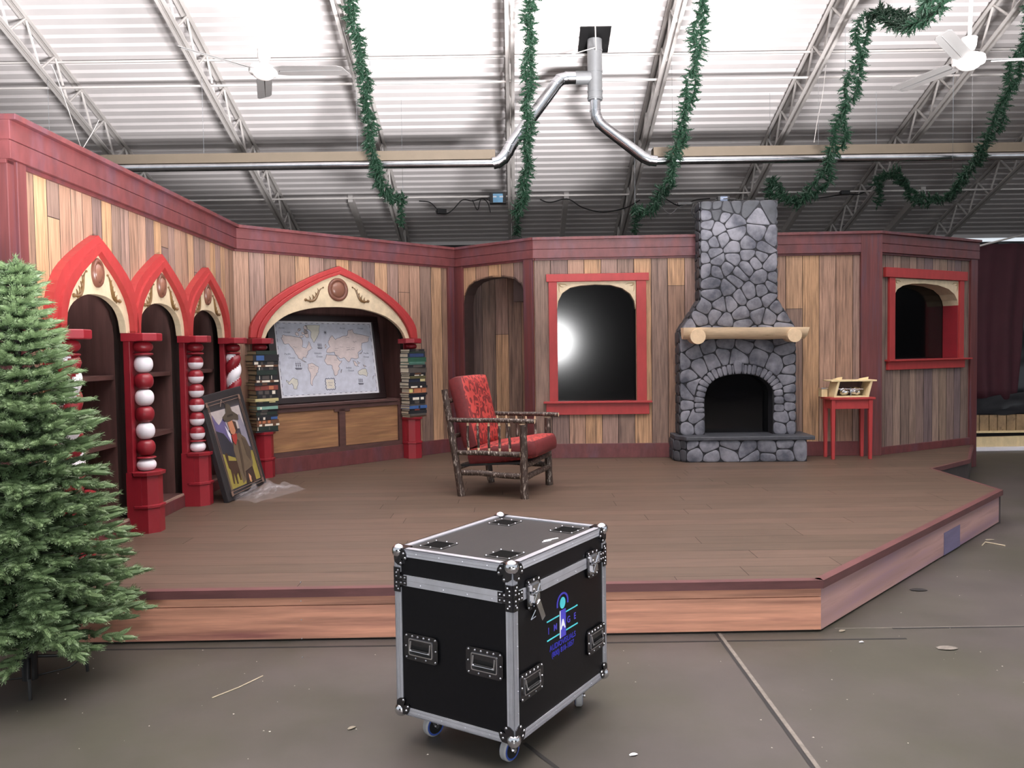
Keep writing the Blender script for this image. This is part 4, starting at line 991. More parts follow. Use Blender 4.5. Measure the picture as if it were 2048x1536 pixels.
mb = MB(); mb.box(-.17, .2, .085, .095, .014, .17); mb.build('back_board', M_niche, cr)
mb = MB(); mb.tube([(-.16, -.08, .09), (.12, -.08, .085)], .0025, 6); mb.tube([(-.02, -.1, .014), (-.022, -.1, .1)], .007, 6); mb.build('wire_and_peg', M_chrome, cr)
for x, y, r, lab in ((-.07, -.03, .05, 'crumpled silver foil wad on the left inside the pine crate'), (.05, -.035, .055, 'brighter crumpled silver foil wad on the right inside the pine crate')):
    mb = MB(); mb.ball((0, 0, r * .85), r, 14, sz=.85)
    mb.v = [tuple(Vector(v) + (Vector(v) - Vector((0, 0, r * .85))).normalized() * .014 * noise.noise(Vector(v) * 60 + Vector((x * 50, 0, 0)))) for v in mb.v]
    mb.v = [(a, b, max(0.0, c)) for a, b, c in mb.v]
    tag(mb.build('foil_wad', M_foil, loc=(3.66 + x, 8.98 + y, HP + .67 + .015)), lab, 'foil')
mb = MB(); mb.box(-.035, .03, -.05, .05, 0, .085); mb.box(-.04, .035, -.055, .055, .085, .10, 1)
tag(mb.build('small_box', [M_pine, M_foil], loc=(3.66 - .20 - .05, 9.06, HP + .67), bevel=.002), 'little pale wooden box beside the crate on the red table', 'box')
for x, rz, lab in ((-.12, .3, 'pale wood scrap on the left of the crate lid'), (.16, -.25, 'larger pale wood scrap on the right of the crate lid')):
    mb = MB(); mb.add([(-.05, -.02, 0), (.05, -.015, 0), (.045, .03, 0), (-.04, .02, 0), (-.04, -.02, .012), (.055, -.015, .03), (.04, .03, .025), (-.04, .02, .01)],
                      [(3, 2, 1, 0), (4, 5, 6, 7), (0, 1, 5, 4), (1, 2, 6, 5), (2, 3, 7, 6), (3, 0, 4, 7)])
    tag(mb.build('wood_scrap', M_pine, loc=(3.66 + x, 9.0, HP + .67 + .185), rot=rz), lab, 'wood scrap')

# ------------------------------------------------------------------ hickory log armchair
ch = thing('log_armchair', 'rustic bark-on log armchair with red damask cushions', 'armchair', (-.44, 6.95, HP), math.radians(-18.5))
def limb(p, q, r, r2=None, name='limb', bend=.006, parent=None, n=12, seg=9, ends=True, taper=False, seed=0):
    p, q = Vector(p), Vector(q); P = []; R = []
    for i in range(seg + 1):
        t = i / seg; w_ = Vector((noise.noise(Vector((t * 2.3, seed * 7.1, 0))), noise.noise(Vector((t * 2.3, 5, seed * 3.3))), noise.noise(Vector((t * 2.3, 9, seed * 5.7))))) * bend * math.sin(PI * t) * 2
        P.append(p.lerp(q, t) + w_); rr = r + ((r2 or r) - r) * t; rr *= 1 + .10 * noise.noise(Vector((t * 7, seed * 2.1, 4)))
        if taper and (i == 0 or i == seg): rr *= .55
        R.append(rr)
    mb = MB(); mb.tube(P, R, n, 0, mcap=1)
    if taper:
        k = len(mb.f)
        for fi in range(seg * n):
            if fi < n or fi >= (seg - 1) * n: mb.m[fi] = 1
    return mb.build(name, [M_bark, M_end], parent or ch, smooth=True, sharp=55)
WY = .74; sd = 1
for y in (0, WY):
    limb((0, y, 0), (-.14, y, .90), .033, .028, 'back_post', .008, seed=sd); sd += 1
    limb((.56, y, 0), (.55, y, .615), .035, .029, 'front_leg', .006, seed=sd); sd += 1
    limb((-.10, y - .012 if y == 0 else y + .012, .645), (.655, y, .64), .02, .02, 'arm', .006, seed=sd); sd += 1
    limb((-.04, y, .37), (.53, y, .365), .020, .024, 'side_rail', .006, seed=sd); sd += 1
    limb((.01, y, .20), (.53, y, .185), .024, .026, 'side_rail', .006, seed=sd); sd += 1
    for x in (.07, .16, .257, .35, .437):
        limb((x, y, .375), (x - .004, y, .635), .0115, .0115, 'spindle', .004, seg=7, n=8, taper=True, seed=sd); sd += 1
limb((.56, .0, .275), (.56, WY, .28), .026, .023, 'front_rail', seed=31); limb((.56, .0, .165), (.56, WY, .17), .024, .024, 'front_rail', seed=32)
limb((-.03, .0, .24), (-.03, WY, .24), .024, .023, 'back_rail', seed=33); limb((-.125, .0, .80), (-.125, WY, .80), .022, .022, 'back_rail', seed=34); limb((-.075, 0, .5), (-.075, WY, .5), .02, .02, 'back_rail', seed=35)
def cushion(name, size, T, mats, puff=.02):
    mb = MB(); a, b, c = size; n = 12; vs = []; idx = {}
    def vid(i, j, k):
        key = (i, j, k)
        if key not in idx:
            u, v, w_ = i / n * 2 - 1, j / n * 2 - 1, k / 4 * 2 - 1
            ed = (1 - abs(u) ** 6) * (1 - abs(v) ** 6)
            rx = 1 - .035 * abs(w_) ** 2 - .03 * abs(v) ** 8; ry = 1 - .035 * abs(w_) ** 2 - .03 * abs(u) ** 8
            idx[key] = len(vs); vs.append(Vector((u * a * rx, v * b * ry, w_ * (c * (.80 + .20 * ed ** .5) + puff * ed * .5) + .004 * noise.noise(Vector((u * 2, v * 2, w_))))))
        return idx[key]
    fs = []; ms = []
    for i in range(n):
        for j in range(n):
            fs.append((vid(i, j, 4), vid(i + 1, j, 4), vid(i + 1, j + 1, 4), vid(i, j + 1, 4))); ms.append(0)
            fs.append((vid(i, j, 0), vid(i, j + 1, 0), vid(i + 1, j + 1, 0), vid(i + 1, j, 0))); ms.append(0)
    for i in range(n):
        for k in range(4):
            for f in ((vid(i, 0, k), vid(i + 1, 0, k), vid(i + 1, 0, k + 1), vid(i, 0, k + 1)), (vid(i + 1, n, k), vid(i, n, k), vid(i, n, k + 1), vid(i + 1, n, k + 1)),
                      (vid(0, i + 1, k), vid(0, i, k), vid(0, i, k + 1), vid(0, i + 1, k + 1)), (vid(n, i, k), vid(n, i + 1, k), vid(n, i + 1, k + 1), vid(n, i, k + 1))):
                fs.append(f); ms.append(1)
    mb.v = [tuple(T @ v) for v in vs]; mb.f = [list(f) for f in fs]; mb.m = ms; mb.c = [(1, 1, 1)] * len(fs)
    mb.build(name, mats, ch, smooth=True, sharp=60)
cushion('seat_cushion', (.315, .33, .078), Matrix.Translation((.345, WY / 2, .365)) @ Matrix.Rotation(math.radians(-9), 4, 'Y'), [M_damask, M_damd])
cushion('back_cushion', (.315, .32, .075), Matrix.Translation((-.005, WY / 2, .70)) @ Matrix.Rotation(math.radians(-13), 4, 'Y') @ Matrix.Rotation(PI / 2, 4, 'Y'), [M_damask, M_damd])
mb = MB(); mb.box(.0, .56, .04, WY - .04, .245, .262, T=Matrix.Rotation(math.radians(-4), 4, 'Y')); mb.build('seat_webbing', M_black, ch)

# ------------------------------------------------------------------ leaning cowboy picture and its plastic wrap
xa = Vector((.12, .63, .06)).normalized(); za = Vector((-.2, -.046, .88)); za = (za - xa * za.dot(xa)).normalized(); ya = za.cross(xa)
ORG_ = Vector((-2.345, 6.77, HP + .004))
pic = thing('leaning_picture', 'boxed dark picture of a cowboy beside a horse leaning against the bookcase', 'picture', ORG_, Matrix((xa, ya, za)).transposed())
QW, QH = .66, .90
mb = MB(); mb.box(0, QW, 0, .045, 0, QH, 0, S(38, 36, 38)[:3]); mb.build('boxed_panel', M_paint, pic, bevel=.004)
PD = [('border', [(0.06, 0.93), (0.88, 0.93), (0.91, 0.03), (0.09, 0.05)], S(52, 50, 52)), ('inner', [(0.095, 0.84), (0.84, 0.84), (0.88, 0.07), (0.13, 0.09)], S(64, 62, 70)),
      ('sky', [(0.095, 0.836), (0.822, 0.824), (0.827, 0.6), (0.121, 0.64)], S(168, 160, 158)), ('mtn', [(0.12, 0.76), (0.148, 0.809), (0.192, 0.743), (0.24, .70), (0.317, 0.727), (.38, .76), (0.42, 0.64), (0.40, 0.5), (0.13, 0.5)], S(92, 84, 124)),
      ('mtn2', [(0.69, 0.72), (0.77, 0.74), (0.827, 0.606), (0.84, 0.40), (0.696, 0.45)], S(126, 122, 136)), ('grass', [(0.138, 0.50), (0.44, 0.40), (0.86, 0.36), (0.87, 0.075), (0.135, 0.095)], S(140, 128, 62)),
      ('darkhill', [(0.125, 0.66), (0.29, 0.61), (0.421, 0.48), (0.44, 0.349), (0.13, 0.44)], S(44, 44, 52)), ('snow', [(.36, .68), (.44, .58), (.42, .5), (.38, .58)], S(200, 196, 210)),
      ('horse', [(0.188, 0.416), (.21, .44), (0.252, 0.419), (0.235, 0.357), (0.413, 0.326), (0.414, 0.258), (.41, .14), (.38, .14), (.37, .22), (0.328, 0.197), (.32, .12), (.29, .12), (0.28, 0.24), (.235, .13), (.21, .14), (0.225, 0.269), (0.197, 0.293)], S(62, 44, 34)),
      ('coat', [(0.48, 0.56), (0.638, 0.57), (0.76, 0.50), (.80, .40), (.78, 0.25), (0.72, 0.19), (0.60, 0.14), (0.43, 0.10), (0.414, 0.258), (0.412, 0.429)], S(96, 82, 66)),
      ('coatfold', [(.55, .52), (.60, .50), (.56, .3), (.50, .14), (.48, .2)], S(70, 58, 46)), ('sleeve', [(.66, .52), (.77, .47), (.80, .36), (.74, .27), (.68, .34)], S(80, 68, 56)),
      ('legs', [(0.55, 0.20), (0.74, 0.22), (0.746, 0.07), (0.67, 0.065), (0.62, 0.13), (0.56, 0.08), (0.50, 0.085)], S(58, 44, 40)), ('hand', [(0.60, 0.17), (0.64, 0.13), (0.62, 0.075), (0.585, 0.10)], S(190, 140, 108)),
      ('face', [(0.43, 0.695), (0.515, 0.72), (0.60, 0.675), (0.575, 0.60), (0.51, 0.561), (0.445, 0.59)], S(170, 116, 88)), ('hair', [(.55, .70), (.62, .68), (.62, .60), (.57, .585)], S(60, 44, 36)),
      ('scarf', [(0.44, 0.572), (0.57, 0.575), (0.55, 0.52), (0.484, 0.469), (0.442, 0.512)], S(150, 52, 46)),
      ('hat', [(0.45, 0.79), (0.48, 0.86), (0.53, 0.875), (0.585, 0.85), (0.60, 0.79), (0.72, 0.735), (0.70, 0.69), (0.6, 0.71), (0.47, 0.70), (0.36, 0.725), (0.35, 0.76)], S(74, 66, 56)),
      ('band', [(.46, .765), (.595, .765), (.60, .745), (.455, .745)], S(46, 38, 32))]
mb = MB()
for i, (nm, P, c) in enumerate(PD): mb.prism([(a * QW, b * QH) for a, b in P], -.001 - .0006 * i, -.0003 if i == 0 else -.0005 * i, 0, c[:3])
mb.build('painting', M_paint, pic)
mb = MB(); br = S(120, 96, 84)[:3]
for P in ([(.075, .925), (.87, .925)], [(.075, .895), (.86, .895)], [(.87, .925), (.905, .04)], [(.075, .925), (.1, .045)], [(.1, .045), (.905, .035)], [(.13, .075), (.88, .06)], [(.1, .9), (.13, .075)], [(.84, .9), (.88, .06)], [(.36, .86), (.42, .92)], [(.42, .92), (.5, .86)]):
    mb.tube([(a * QW, -.013, b * QH) for a, b in P], .0022, 4, 0, br)
for (a, b) in ((.07, .91), (.86, .90), (.1, .06), (.89, .05)): mb.box(a * QW - .014, a * QW + .014, -.015, -.012, b * QH - .02, b * QH + .02, 0, br)
mb.build('ornament_lines', M_paint, pic)

def crumple(name, lab, loc, rz, wx, wy, hz, seed, m, n=26):
    mb = MB(); vs = []
    for i in range(n + 1):
        for j in range(n + 1):
            u, v = i / n - .5, j / n - .5
            r = 1 - .35 * abs(noise.noise(Vector((u * 3 + seed, v * 3, 0))))
            e = max(0, 1 - (max(abs(u), abs(v)) * 2) ** 3)
            h = hz * (.18 + abs(noise.noise(Vector((u * 4, v * 4, seed)))) * 1.6 + .5 * abs(noise.noise(Vector((u * 11, v * 11, seed + 4))))) * e
            vs.append((u * wx * r, v * wy * r, h + .002))
    mb.add(vs, [(i * (n + 1) + j, (i + 1) * (n + 1) + j, (i + 1) * (n + 1) + j + 1, i * (n + 1) + j + 1) for i in range(n) for j in range(n)])
    return tag(mb.build(name, m, loc=loc, rot=rz), lab, 'plastic sheet')
crumple('plastic_wrap', 'crumpled clear plastic wrap on the stage below the cowboy picture', (-2.13, 7.15, HP), math.radians(70), .78, .32, .10, 3, M_plastic)

# ------------------------------------------------------------------ flight case on castors
YAW = 0.564; CWD, CDP, CZ0, CZ1 = .536, .737, .114, .755
fc = thing('flight_case', 'black wheeled flight case with aluminium edges and blue audiovisual company logo', 'flight case', (-.007, 2.85, 0), PI / 2 - YAW)
def rrect(w_, h, r, n=4):
    P = []
    for cx, cz, a0 in ((w_ / 2 - r, h / 2 - r, 0), (-w_ / 2 + r, h / 2 - r, PI / 2), (-w_ / 2 + r, -h / 2 + r, PI), (w_ / 2 - r, -h / 2 + r, 1.5 * PI)):
        P += [(cx + r * math.cos(a0 + PI / 2 * i / n), cz + r * math.sin(a0 + PI / 2 * i / n)) for i in range(n + 1)]
    return P
def face(side, u, z):
    if side == 'R': return Matrix.Translation((u, 0, z))
    if side == 'L': return Matrix.Translation((0, CWD - u, z)) @ Matrix.Rotation(-PI / 2, 4, 'Z')
    if side == 'B': return Matrix.Translation((CDP - u, CWD, z)) @ Matrix.Rotation(PI, 4, 'Z')
    return Matrix.Translation((CDP, u, z)) @ Matrix.Rotation(PI / 2, 4, 'Z')
def rivet(mb, x, z, T, r=.0042, m=1, y=-.004): mb.lathe([(r, 0), (r * .8, .0018), (r * .3, .003)], 8, m=m, T=T @ RXm(1, 1, x, y, z))
e_ = .004
mb = MB(); mb.box(e_, CDP - e_, e_, CWD - e_, CZ0 + .004, .634); mb.build('base_panels', M_lam, fc)
mb = MB(); mb.box(e_, CDP - e_, e_, CWD - e_, .636, CZ1 - .006); mb.build('lid_panels', M_lam, fc)
mb = MB(); mb.box(.02, CDP - .02, .02, CWD - .02, CZ1 - .006, CZ1 - .0045); mb.build('lid_top_panel', M_lamtop, fc)
mb = MB(); mb.box(.03, CDP - .03, .03, CWD - .03, CZ0 - .012, CZ0 + .004); mb.build('base_board', M_black, fc)
w1 = .031
def Lp(mb, x, y, sx, sy, z0, z1):       # vertical corner angle
    a, b = sorted((x, x + sx * w1)); c, d = sorted((y, y + sy * .005)); mb.box(a, b, c, d, z0, z1)
    a, b = sorted((x, x + sx * .005)); c, d = sorted((y, y + sy * w1)); mb.box(a, b, c, d, z0, z1)
    for k in (.008, .014, .020):
        a, b = sorted((x + sx * k, x + sx * (k + .0012))); c, d = sorted((y - sy * .0006, y + sy * .001)); mb.box(a, b, c, d, z0, z1, 1)
        a, b = sorted((x - sx * .0006, x + sx * .001)); c, d = sorted((y + sy * k, y + sy * (k + .0012))); mb.box(a, b, c, d, z0, z1, 1)
M_gv = mat('extrusion_groove', S(130, 130, 136), .4, .4)
for (x, y, sx, sy) in ((0, 0, 1, 1), (CDP, 0, -1, 1), (0, CWD, 1, -1), (CDP, CWD, -1, -1)):
    mb = MB(); Lp(mb, x, y, sx, sy, CZ0 + .03, .605); Lp(mb, x, y, sx, sy, .665, CZ1 - .03)
    for s_ in ('x', 'y'):
        for z in (.22, .30, .38, .46, .54):
            if s_ == 'x': rivet(mb, x + sx * .024, z, Matrix.Identity(4) if y == 0 else Matrix.Translation((0, 2 * y, 0)) @ Matrix.Scale(-1, 4, (0, 1, 0)), .0028, 0, -.0005)
    mb.build('corner_extrusion', [M_alu, M_gv], fc)
w2 = .03
for z0, z1, lbl in ((CZ0, CZ0 + w2, 'bottom_extrusion'), (CZ1 - w2, CZ1, 'top_extrusion')):
    for sd_ in ('R', 'L', 'B', 'K'):
        Ln = CDP if sd_ in 'RB' else CWD
        mb = MB(); T = face(sd_, 0, 0)
        P = [(.04, z0)] + [(.04 - .0 + .0, z0)] 
        mb.prism([(.045, z0), (.034, z0 + w2 / 2), (.045, z1), (Ln - .045, z1), (Ln - .034, z0 + w2 / 2), (Ln - .045, z0)], -.0, .005, 0, T=T)
        zz = (z1 - .005, z1) if z0 > .5 else (z0, z0 + .005)
        mb.box(.04, Ln - .04, 0, .03, zz[0], zz[1], 0, T=T)
        for q in (.3, .7): mb.box(.045, Ln - .045, -.0006, .001, z0 + w2 * q, z0 + w2 * q + .001, 1, T=T)
        for q in range(1, 5): rivet(mb, Ln * q / 5, z0 + w2 * .5, T, .0028, 0, 0)
        mb.build(lbl, [M_alu, M_gv], fc)
for sd_ in ('R', 'L', 'B', 'K'):
    Ln = CDP if sd_ in 'RB' else CWD
    mb = MB(); T = face(sd_, 0, 0)
    mb.box(.045, Ln - .045, -.002, .005, .6145, .634, 0, T=T); mb.box(.045, Ln - .045, -.002, .005, .6352, .655, 0, T=T); mb.box(.04, Ln - .04, -.001, .005, .633, .636, 1, T=T)
    for q in range(1, 5): rivet(mb, Ln * q / 5 + .02, .624, T, .0028, 0, -.002)
    mb.build('tongue_and_groove_band', [M_alu, M_gv], fc)
# braces at the band corners
for (c_, sds) in (((0, 0), (('R', 0, 1), ('L', CWD, -1))), ((CDP, 0), (('R', CDP, -1), ('K', 0, 1))), ((0, CWD), (('L', 0, 1), ('B', CDP, -1)))):
    mb = MB()
    for (sd_, u, s) in sds:
        T = face(sd_, u, .635)
        for k in (1, -1):
            P = [(0, k * .001), (s * .062, k * .001), (s * .062, k * .019), (s * .03, k * .019), (s * .03, k * .047), (0, k * .047)]
            mb.prism(P, -.004, .001, 0, T=T)
            for (a, b) in ((.012, .012), (.034, .010), (.053, .010), (.02, .036), (.012, .026)): rivet(mb, s * a, k * b, T)
    mb.build('corner_brace', [M_zinc, M_chrome], fc)
# ball corners
for (x, y) in ((0, 0), (CDP, 0), (0, CWD), (CDP, CWD)):
    for z, k in ((CZ0, 1), (CZ1, -1)):
        mb = MB(); sx, sy = (1 if x == 0 else -1), (1 if y == 0 else -1)
        mb.ball((x + sx * .012, y + sy * .012, z + k * .012), .026, 18, 2)
        for (ax, sg) in ((0, 0), (1, 0)):
            P = [(0, 0), (.052, .004), (.062, .018), (.066, .036), (.058, .044), (.046, .040), (.036, .036), (.040, .046), (.044, .058), (.036, .066), (.018, .062), (.004, .052)]
            if ax == 0:
                T = Matrix(((sx, 0, 0, x), (0, sy, 0, y), (0, 0, k, z), (0, 0, 0, 1)))
            else:
                T = Matrix(((0, sx, 0, x), (sy, 0, 0, y), (0, 0, k, z), (0, 0, 0, 1)))
            fwd = len(mb.f); mb.prism(P, -.004, .006, 0, T=T)
            for (a, b) in ((.056, .034), (.034, .056), (.048, .018)): rivet(mb, a, b, T, .0048)
        if k == -1:
            mb.box(min(x, x + sx * .05), max(x, x + sx * .05), min(y, y + sy * .05), max(y, y + sy * .05), CZ1 - .004, CZ1 + .002)
        mb.build('ball_corner', [M_zinc, M_chrome, M_chrome], fc, smooth=True, sharp=30)
# handles
def handle(side, u, z):
    T = face(side, u, z); mb = MB()
    o_ = rrect(.160, .102, .018); i_ = rrect(.112, .064, .006); mb.strip(o_ + o_[:1], i_ + i_[:1], -.006, 0, 0, T=T)
    i2 = rrect(.104, .056, .005); mb.strip(i_ + i_[:1], i2 + i2[:1], -.009, 0, 1, T=T)
    mb.box(-.052, .052, -.0015, 0, -.028, .028, 2, T=T); mb.box(-.05, .05, -.008, -.001, .008, .028, 0, T=T)
    for a in (-.068, -.04, -.014, .014, .04, .068): rivet(mb, a, .041, T, y=-.006)
    for a in (-.068, -.024, .024, .068): rivet(mb, a, -.042, T, y=-.006)
    for s in (-1, 1): rivet(mb, s * .070, 0, T, y=-.006)
    o = mb.build('recessed_handle', [M_zinc, M_chrome, M_black], fc)
    mb = MB(); mb.tube([(-.046, -.006, .022), (-.046, -.012, -.012), (.046, -.012, -.012), (.046, -.006, .022)], .0045, 8, T=T); mb.build('grip_bar', M_chrome, o, smooth=True)
    mb = MB(); mb.box(-.04, .04, -.016, -.008, -.02, -.006, T=T); mb.build('grip_sleeve', M_black, o, bevel=.003)
handle('R', .113, .304); handle('R', .632, .304); handle('L', .126, .387); handle('L', .414, .387); handle('B', .2, .304); handle('B', .55, .304)
def latch(side, u, z, openk=False):
    T = face(side, u, z); mb = MB()
    mb.prism(rrect(.094, .112, .02), -.007, 0, 0, T=T); mb.prism(rrect(.07, .082, .012), -.010, -.006, 1, T=T)
    for (a, b) in ((-.036, .046), (0, .048), (.036, .046), (-.036, -.046), (0, -.048), (.036, -.046)): rivet(mb, a, b, T, y=-.007)
    o = mb.build('butterfly_latch', [M_zinc, M_chrome], fc)
    mb = MB()
    mb.box(-.026, .026, -.018, -.010, .012, .034, T=T); mb.box(-.02, .02, -.02, -.010, -.03, -.004, T=T); mb.tube([(-.03, -.017, .004), (.03, -.017, .004)], .005, 8, T=T)
    mb.tube([(-.022, -.018, -.03), (.024, -.018, .03)], .003, 6, T=T); mb.tube([(.022, -.018, -.03), (-.018, -.018, .02)], .003, 6, T=T)
    mb.build('latch_mechanism', M_chrome, o)
    if openk:
        mb = MB(); TT = T @ Matrix.Translation((0, -.014, -.045)) @ Matrix.Rotation(math.radians(-28), 4, 'Y')
        mb.box(-.002, .024, -.01, -.004, -.07, .01, T=TT); mb.box(.004, .018, -.006, 0, -.03, 0, T=TT); mb.build('latch_key', M_chrome, o, bevel=.002)
        mb = MB(); mb.tube([(-.03, -.01, -.09), (0, -.012, -.062)], .0025, 6, T=T); mb.tube([(-.03, -.01, -.09), (.0, -.012, -.085)], .0025, 6, T=T); mb.build('latch_link', M_chrome, o)
latch('R', .131, .625, True); latch('R', .602, .625)
# stacking cups on the lid
for (x, y) in ((.13, .115), (.13, CWD - .115), (CDP - .13, .115), (CDP - .13, CWD - .115)):
    mb = MB(); T = Matrix.Translation((x, y, CZ1 - .0045)) @ Matrix.Rotation(-PI / 2, 4, 'X')
    o_ = rrect(.115, .115, .01); i_ = rrect(.09, .09, .004); mb.strip(o_ + o_[:1], i_ + i_[:1], -.0018, 0, 0, T=T)
    mb.add([(-.045, -.0004, -.045), (.045, -.0004, -.045), (.045, -.0004, .045), (-.045, -.0004, .045)], [(0, 1, 2, 3)], 1, T=T)
    for (a, b) in ((.05, .05), (-.05, .05), (.05, -.05), (-.05, -.05), (0, .052), (0, -.052), (.052, 0), (-.052, 0)): rivet(mb, a, b, Matrix.Translation((x, y, CZ1 - .0045)) @ Matrix.Rotation(-PI / 2, 4, 'X') @ Matrix.Scale(1, 4), .004, 2, -.0018)
    mb.build('stacking_cup', [M_black, mat('cup_recess', S(6, 6, 6), .9, spec=.1), M_chrome], fc)
mb = MB(); mb.tube([(.36, .09, CZ1 - .003), (.40, .075, CZ1 - .003), (.43, .085, CZ1 - .003)], .0022, 4); mb.tube([(.38, .095, CZ1 - .003), (.45, .07, CZ1 - .003)], .003, 4); mb.build('tape_scrap', M_white, fc)
# castors
for (x, y, a) in ((.095, .085, -.15), (.11, CWD - .09, -.3), (CDP - .1, .085, .56), (CDP - .1, CWD - .09, .3)):
    R_ = Matrix.Translation((x, y, 0)) @ Matrix.Rotation(a, 4, 'Z')
    mb = MB(); mb.box(-.045, .045, -.04, .04, .094, .102, T=Matrix.Translation((x, y, 0))); mb.lathe([(.03, .084), (.034, .094)], 16, T=R_)
    for s in (-1, 1): mb.add([(-.03, s * .019, .086), (.03, s * .019, .086), (.012, s * .019, .042), (-.012, s * .019, .042), (-.03, s * .023, .086), (.03, s * .023, .086), (.012, s * .023, .042), (-.012, s * .023, .042)],
                             [(3, 2, 1, 0), (4, 5, 6, 7), (0, 1, 5, 4), (1, 2, 6, 5), (2, 3, 7, 6), (3, 0, 4, 7)], T=R_)
    mb.tube([(0, -.028, .044), (0, .028, .044)], .008, 8, T=R_)
    o = mb.build('castor', M_chrome, fc)
    mb = MB(); W_ = R_ @ Matrix.Translation((0, 0, .044)) @ Matrix.Rotation(PI / 2, 4, 'X')
    mb.lathe([(.038, -.015), (.0438, -.010), (.0438, .010), (.038, .015)], 28, T=W_)
    mb.lathe([(.032, -.0158), (.038, -.0156), (.038, .0156), (.032, .0158)], 28, m=1, T=W_); mb.lathe([(.001, -.0168), (.031, -.0165), (.031, .0165), (.001, .0168)], 24, m=2, T=W_)
    mb.build('wheel', [M_rubber, M_blueR, M_black], o, smooth=True, sharp=30)
# logo
M_lb = mat('logo_blue', S(78, 72, 200), .4); M_lc = mat('logo_cyan', S(88, 220, 232), .4); M_lw = mat('logo_white', S(240, 244, 248), .4); M_li = mat('logo_indigo', S(60, 60, 190), .4)
LX, LZ = .361, .45
lg = MB()
for dz in (.484, .412): 
    lg.box(LX - .122, LX - .028, .0025, .0036, dz - .0025, dz + .0025, 0); lg.box(LX + .026, LX + .122, .0025, .0036, dz - .0025, dz + .0025, 0)
lg.prism([(LX + .021 * math.cos(k * PI / 12), .526 + .021 * 1.05 * math.sin(k * PI / 12)) for k in range(24)], .0022, .0036, 0)
lg.build('logo_dot_and_lines', M_lc, fc)
lg = MB(); lg.box(LX - .0245, LX + .0245, .0028, .0036, .393, .499); 
A = [(LX + .047 * math.cos(math.radians(k)), .526 + .040 * math.sin(math.radians(k))) for k in range(-15, 196, 10)]
B = [(LX + .037 * math.cos(math.radians(k)), .526 + .033 * math.sin(math.radians(k))) for k in range(-15, 196, 10)]
lg.strip(B, A, .0025, .0036); lg.build('logo_figure', M_lb, fc)
lg = MB(); lg.box(LX - .0245, LX - .018, .002, .0036, .393, .499); lg.prism([(LX - .02, .425), (LX - .004, .462), (LX + .004, .462), (LX + .02, .425), (LX + .012, .425), (LX + .006, .436), (LX - .006, .436), (LX - .012, .425)], .0018, .0036)
lg.build('logo_letter_a', M_lw, fc)
for tx, x, z, s in (('I', .251, .435, .036), ('M', .303, .435, .036), ('G', .409, .435, .036), ('E', .460, .435, .036), ('AUDIOVISUALS', LX, .366, .0305), ('(800) 818-1857', LX, .338, .0285)):
    textmesh(tx, s, 'logo_lettering', M_li if len(tx) > 1 else M_lb, fc, Matrix.Translation((x, .0032, z)) @ FT, ext=.0005, bold=.00015)

# ------------------------------------------------------------------ foliage
def tipproto(nn, rc, nl, nw, seed, rings=4, sides=5, fwd=.12):
    rs = random.Random(seed); v = []; f = []
    pr = [(rc * .7, 0), (rc, .3), (rc * .9, .75), (rc * .04, 1)]
    for r, z in pr: v += [(r * math.cos(2 * PI * k / sides), r * math.sin(2 * PI * k / sides), z) for k in range(sides)]
    for i in range(3):
        f += [(i * sides + k, i * sides + (k + 1) % sides, (i + 1) * sides + (k + 1) % sides, (i + 1) * sides + k) for k in range(sides)]
    for i in range(nn):
        z = (i + rs.random()) / nn * .98; a = i * 2.4 + rs.uniform(-.3, .3); r = rc * .8
        ca, sa = math.cos(a), math.sin(a); ln = nl * rs.uniform(.8, 1.1); fw = rs.uniform(.6, 1.0) * (1 if z < .85 else 2)
        b = len(v); v += [(r * ca - nw * sa, r * sa + nw * ca, z), (r * ca + nw * sa, r * sa - nw * ca, z), ((r + ln) * ca, (r + ln) * sa, z + fw * fwd)]
        f.append((b, b + 1, b + 2))
    return v, f
def place(mb, proto, p, d, ln, rad, c):
    v, f = proto; d = d.normalized(); a = d.orthogonal().normalized(); b = d.cross(a)
    ang = random.random() * 6.28; a, b = a * math.cos(ang) + b * math.sin(ang), b * math.cos(ang) - a * math.sin(ang)
    o = len(mb.v); ax, ay, az = a * rad; bx, by, bz = b * rad; dx, dy, dz = d * ln; px, py, pz = p
    mb.v += [(px + x * ax + y * bx + z * dx, py + x * ay + y * by + z * dy, pz + x * az + y * bz + z * dz) for x, y, z in v]
    mb.f += [[i + o for i in q] for q in f]; mb.m += [0] * len(f); mb.c += [c] * len(f)
TP = [tipproto(90, .58, .42, .075, s, fwd=.07) for s in range(4)]
random.seed(21)
TREE = Vector((-2.24, 3.76, 0))
tr = thing('artificial_fir_tree', 'green artificial fir tree on a black folding stand at the left edge', 'christmas tree', TREE)
def tr_r(z): return interp([(.22, .34), (.34, .43), (.55, .40), (.9, .31), (1.25, .22), (1.6, .11), (1.75, .04), (1.95, .01)], z)
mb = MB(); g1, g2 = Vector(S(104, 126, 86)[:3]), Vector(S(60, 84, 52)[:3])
z = .24
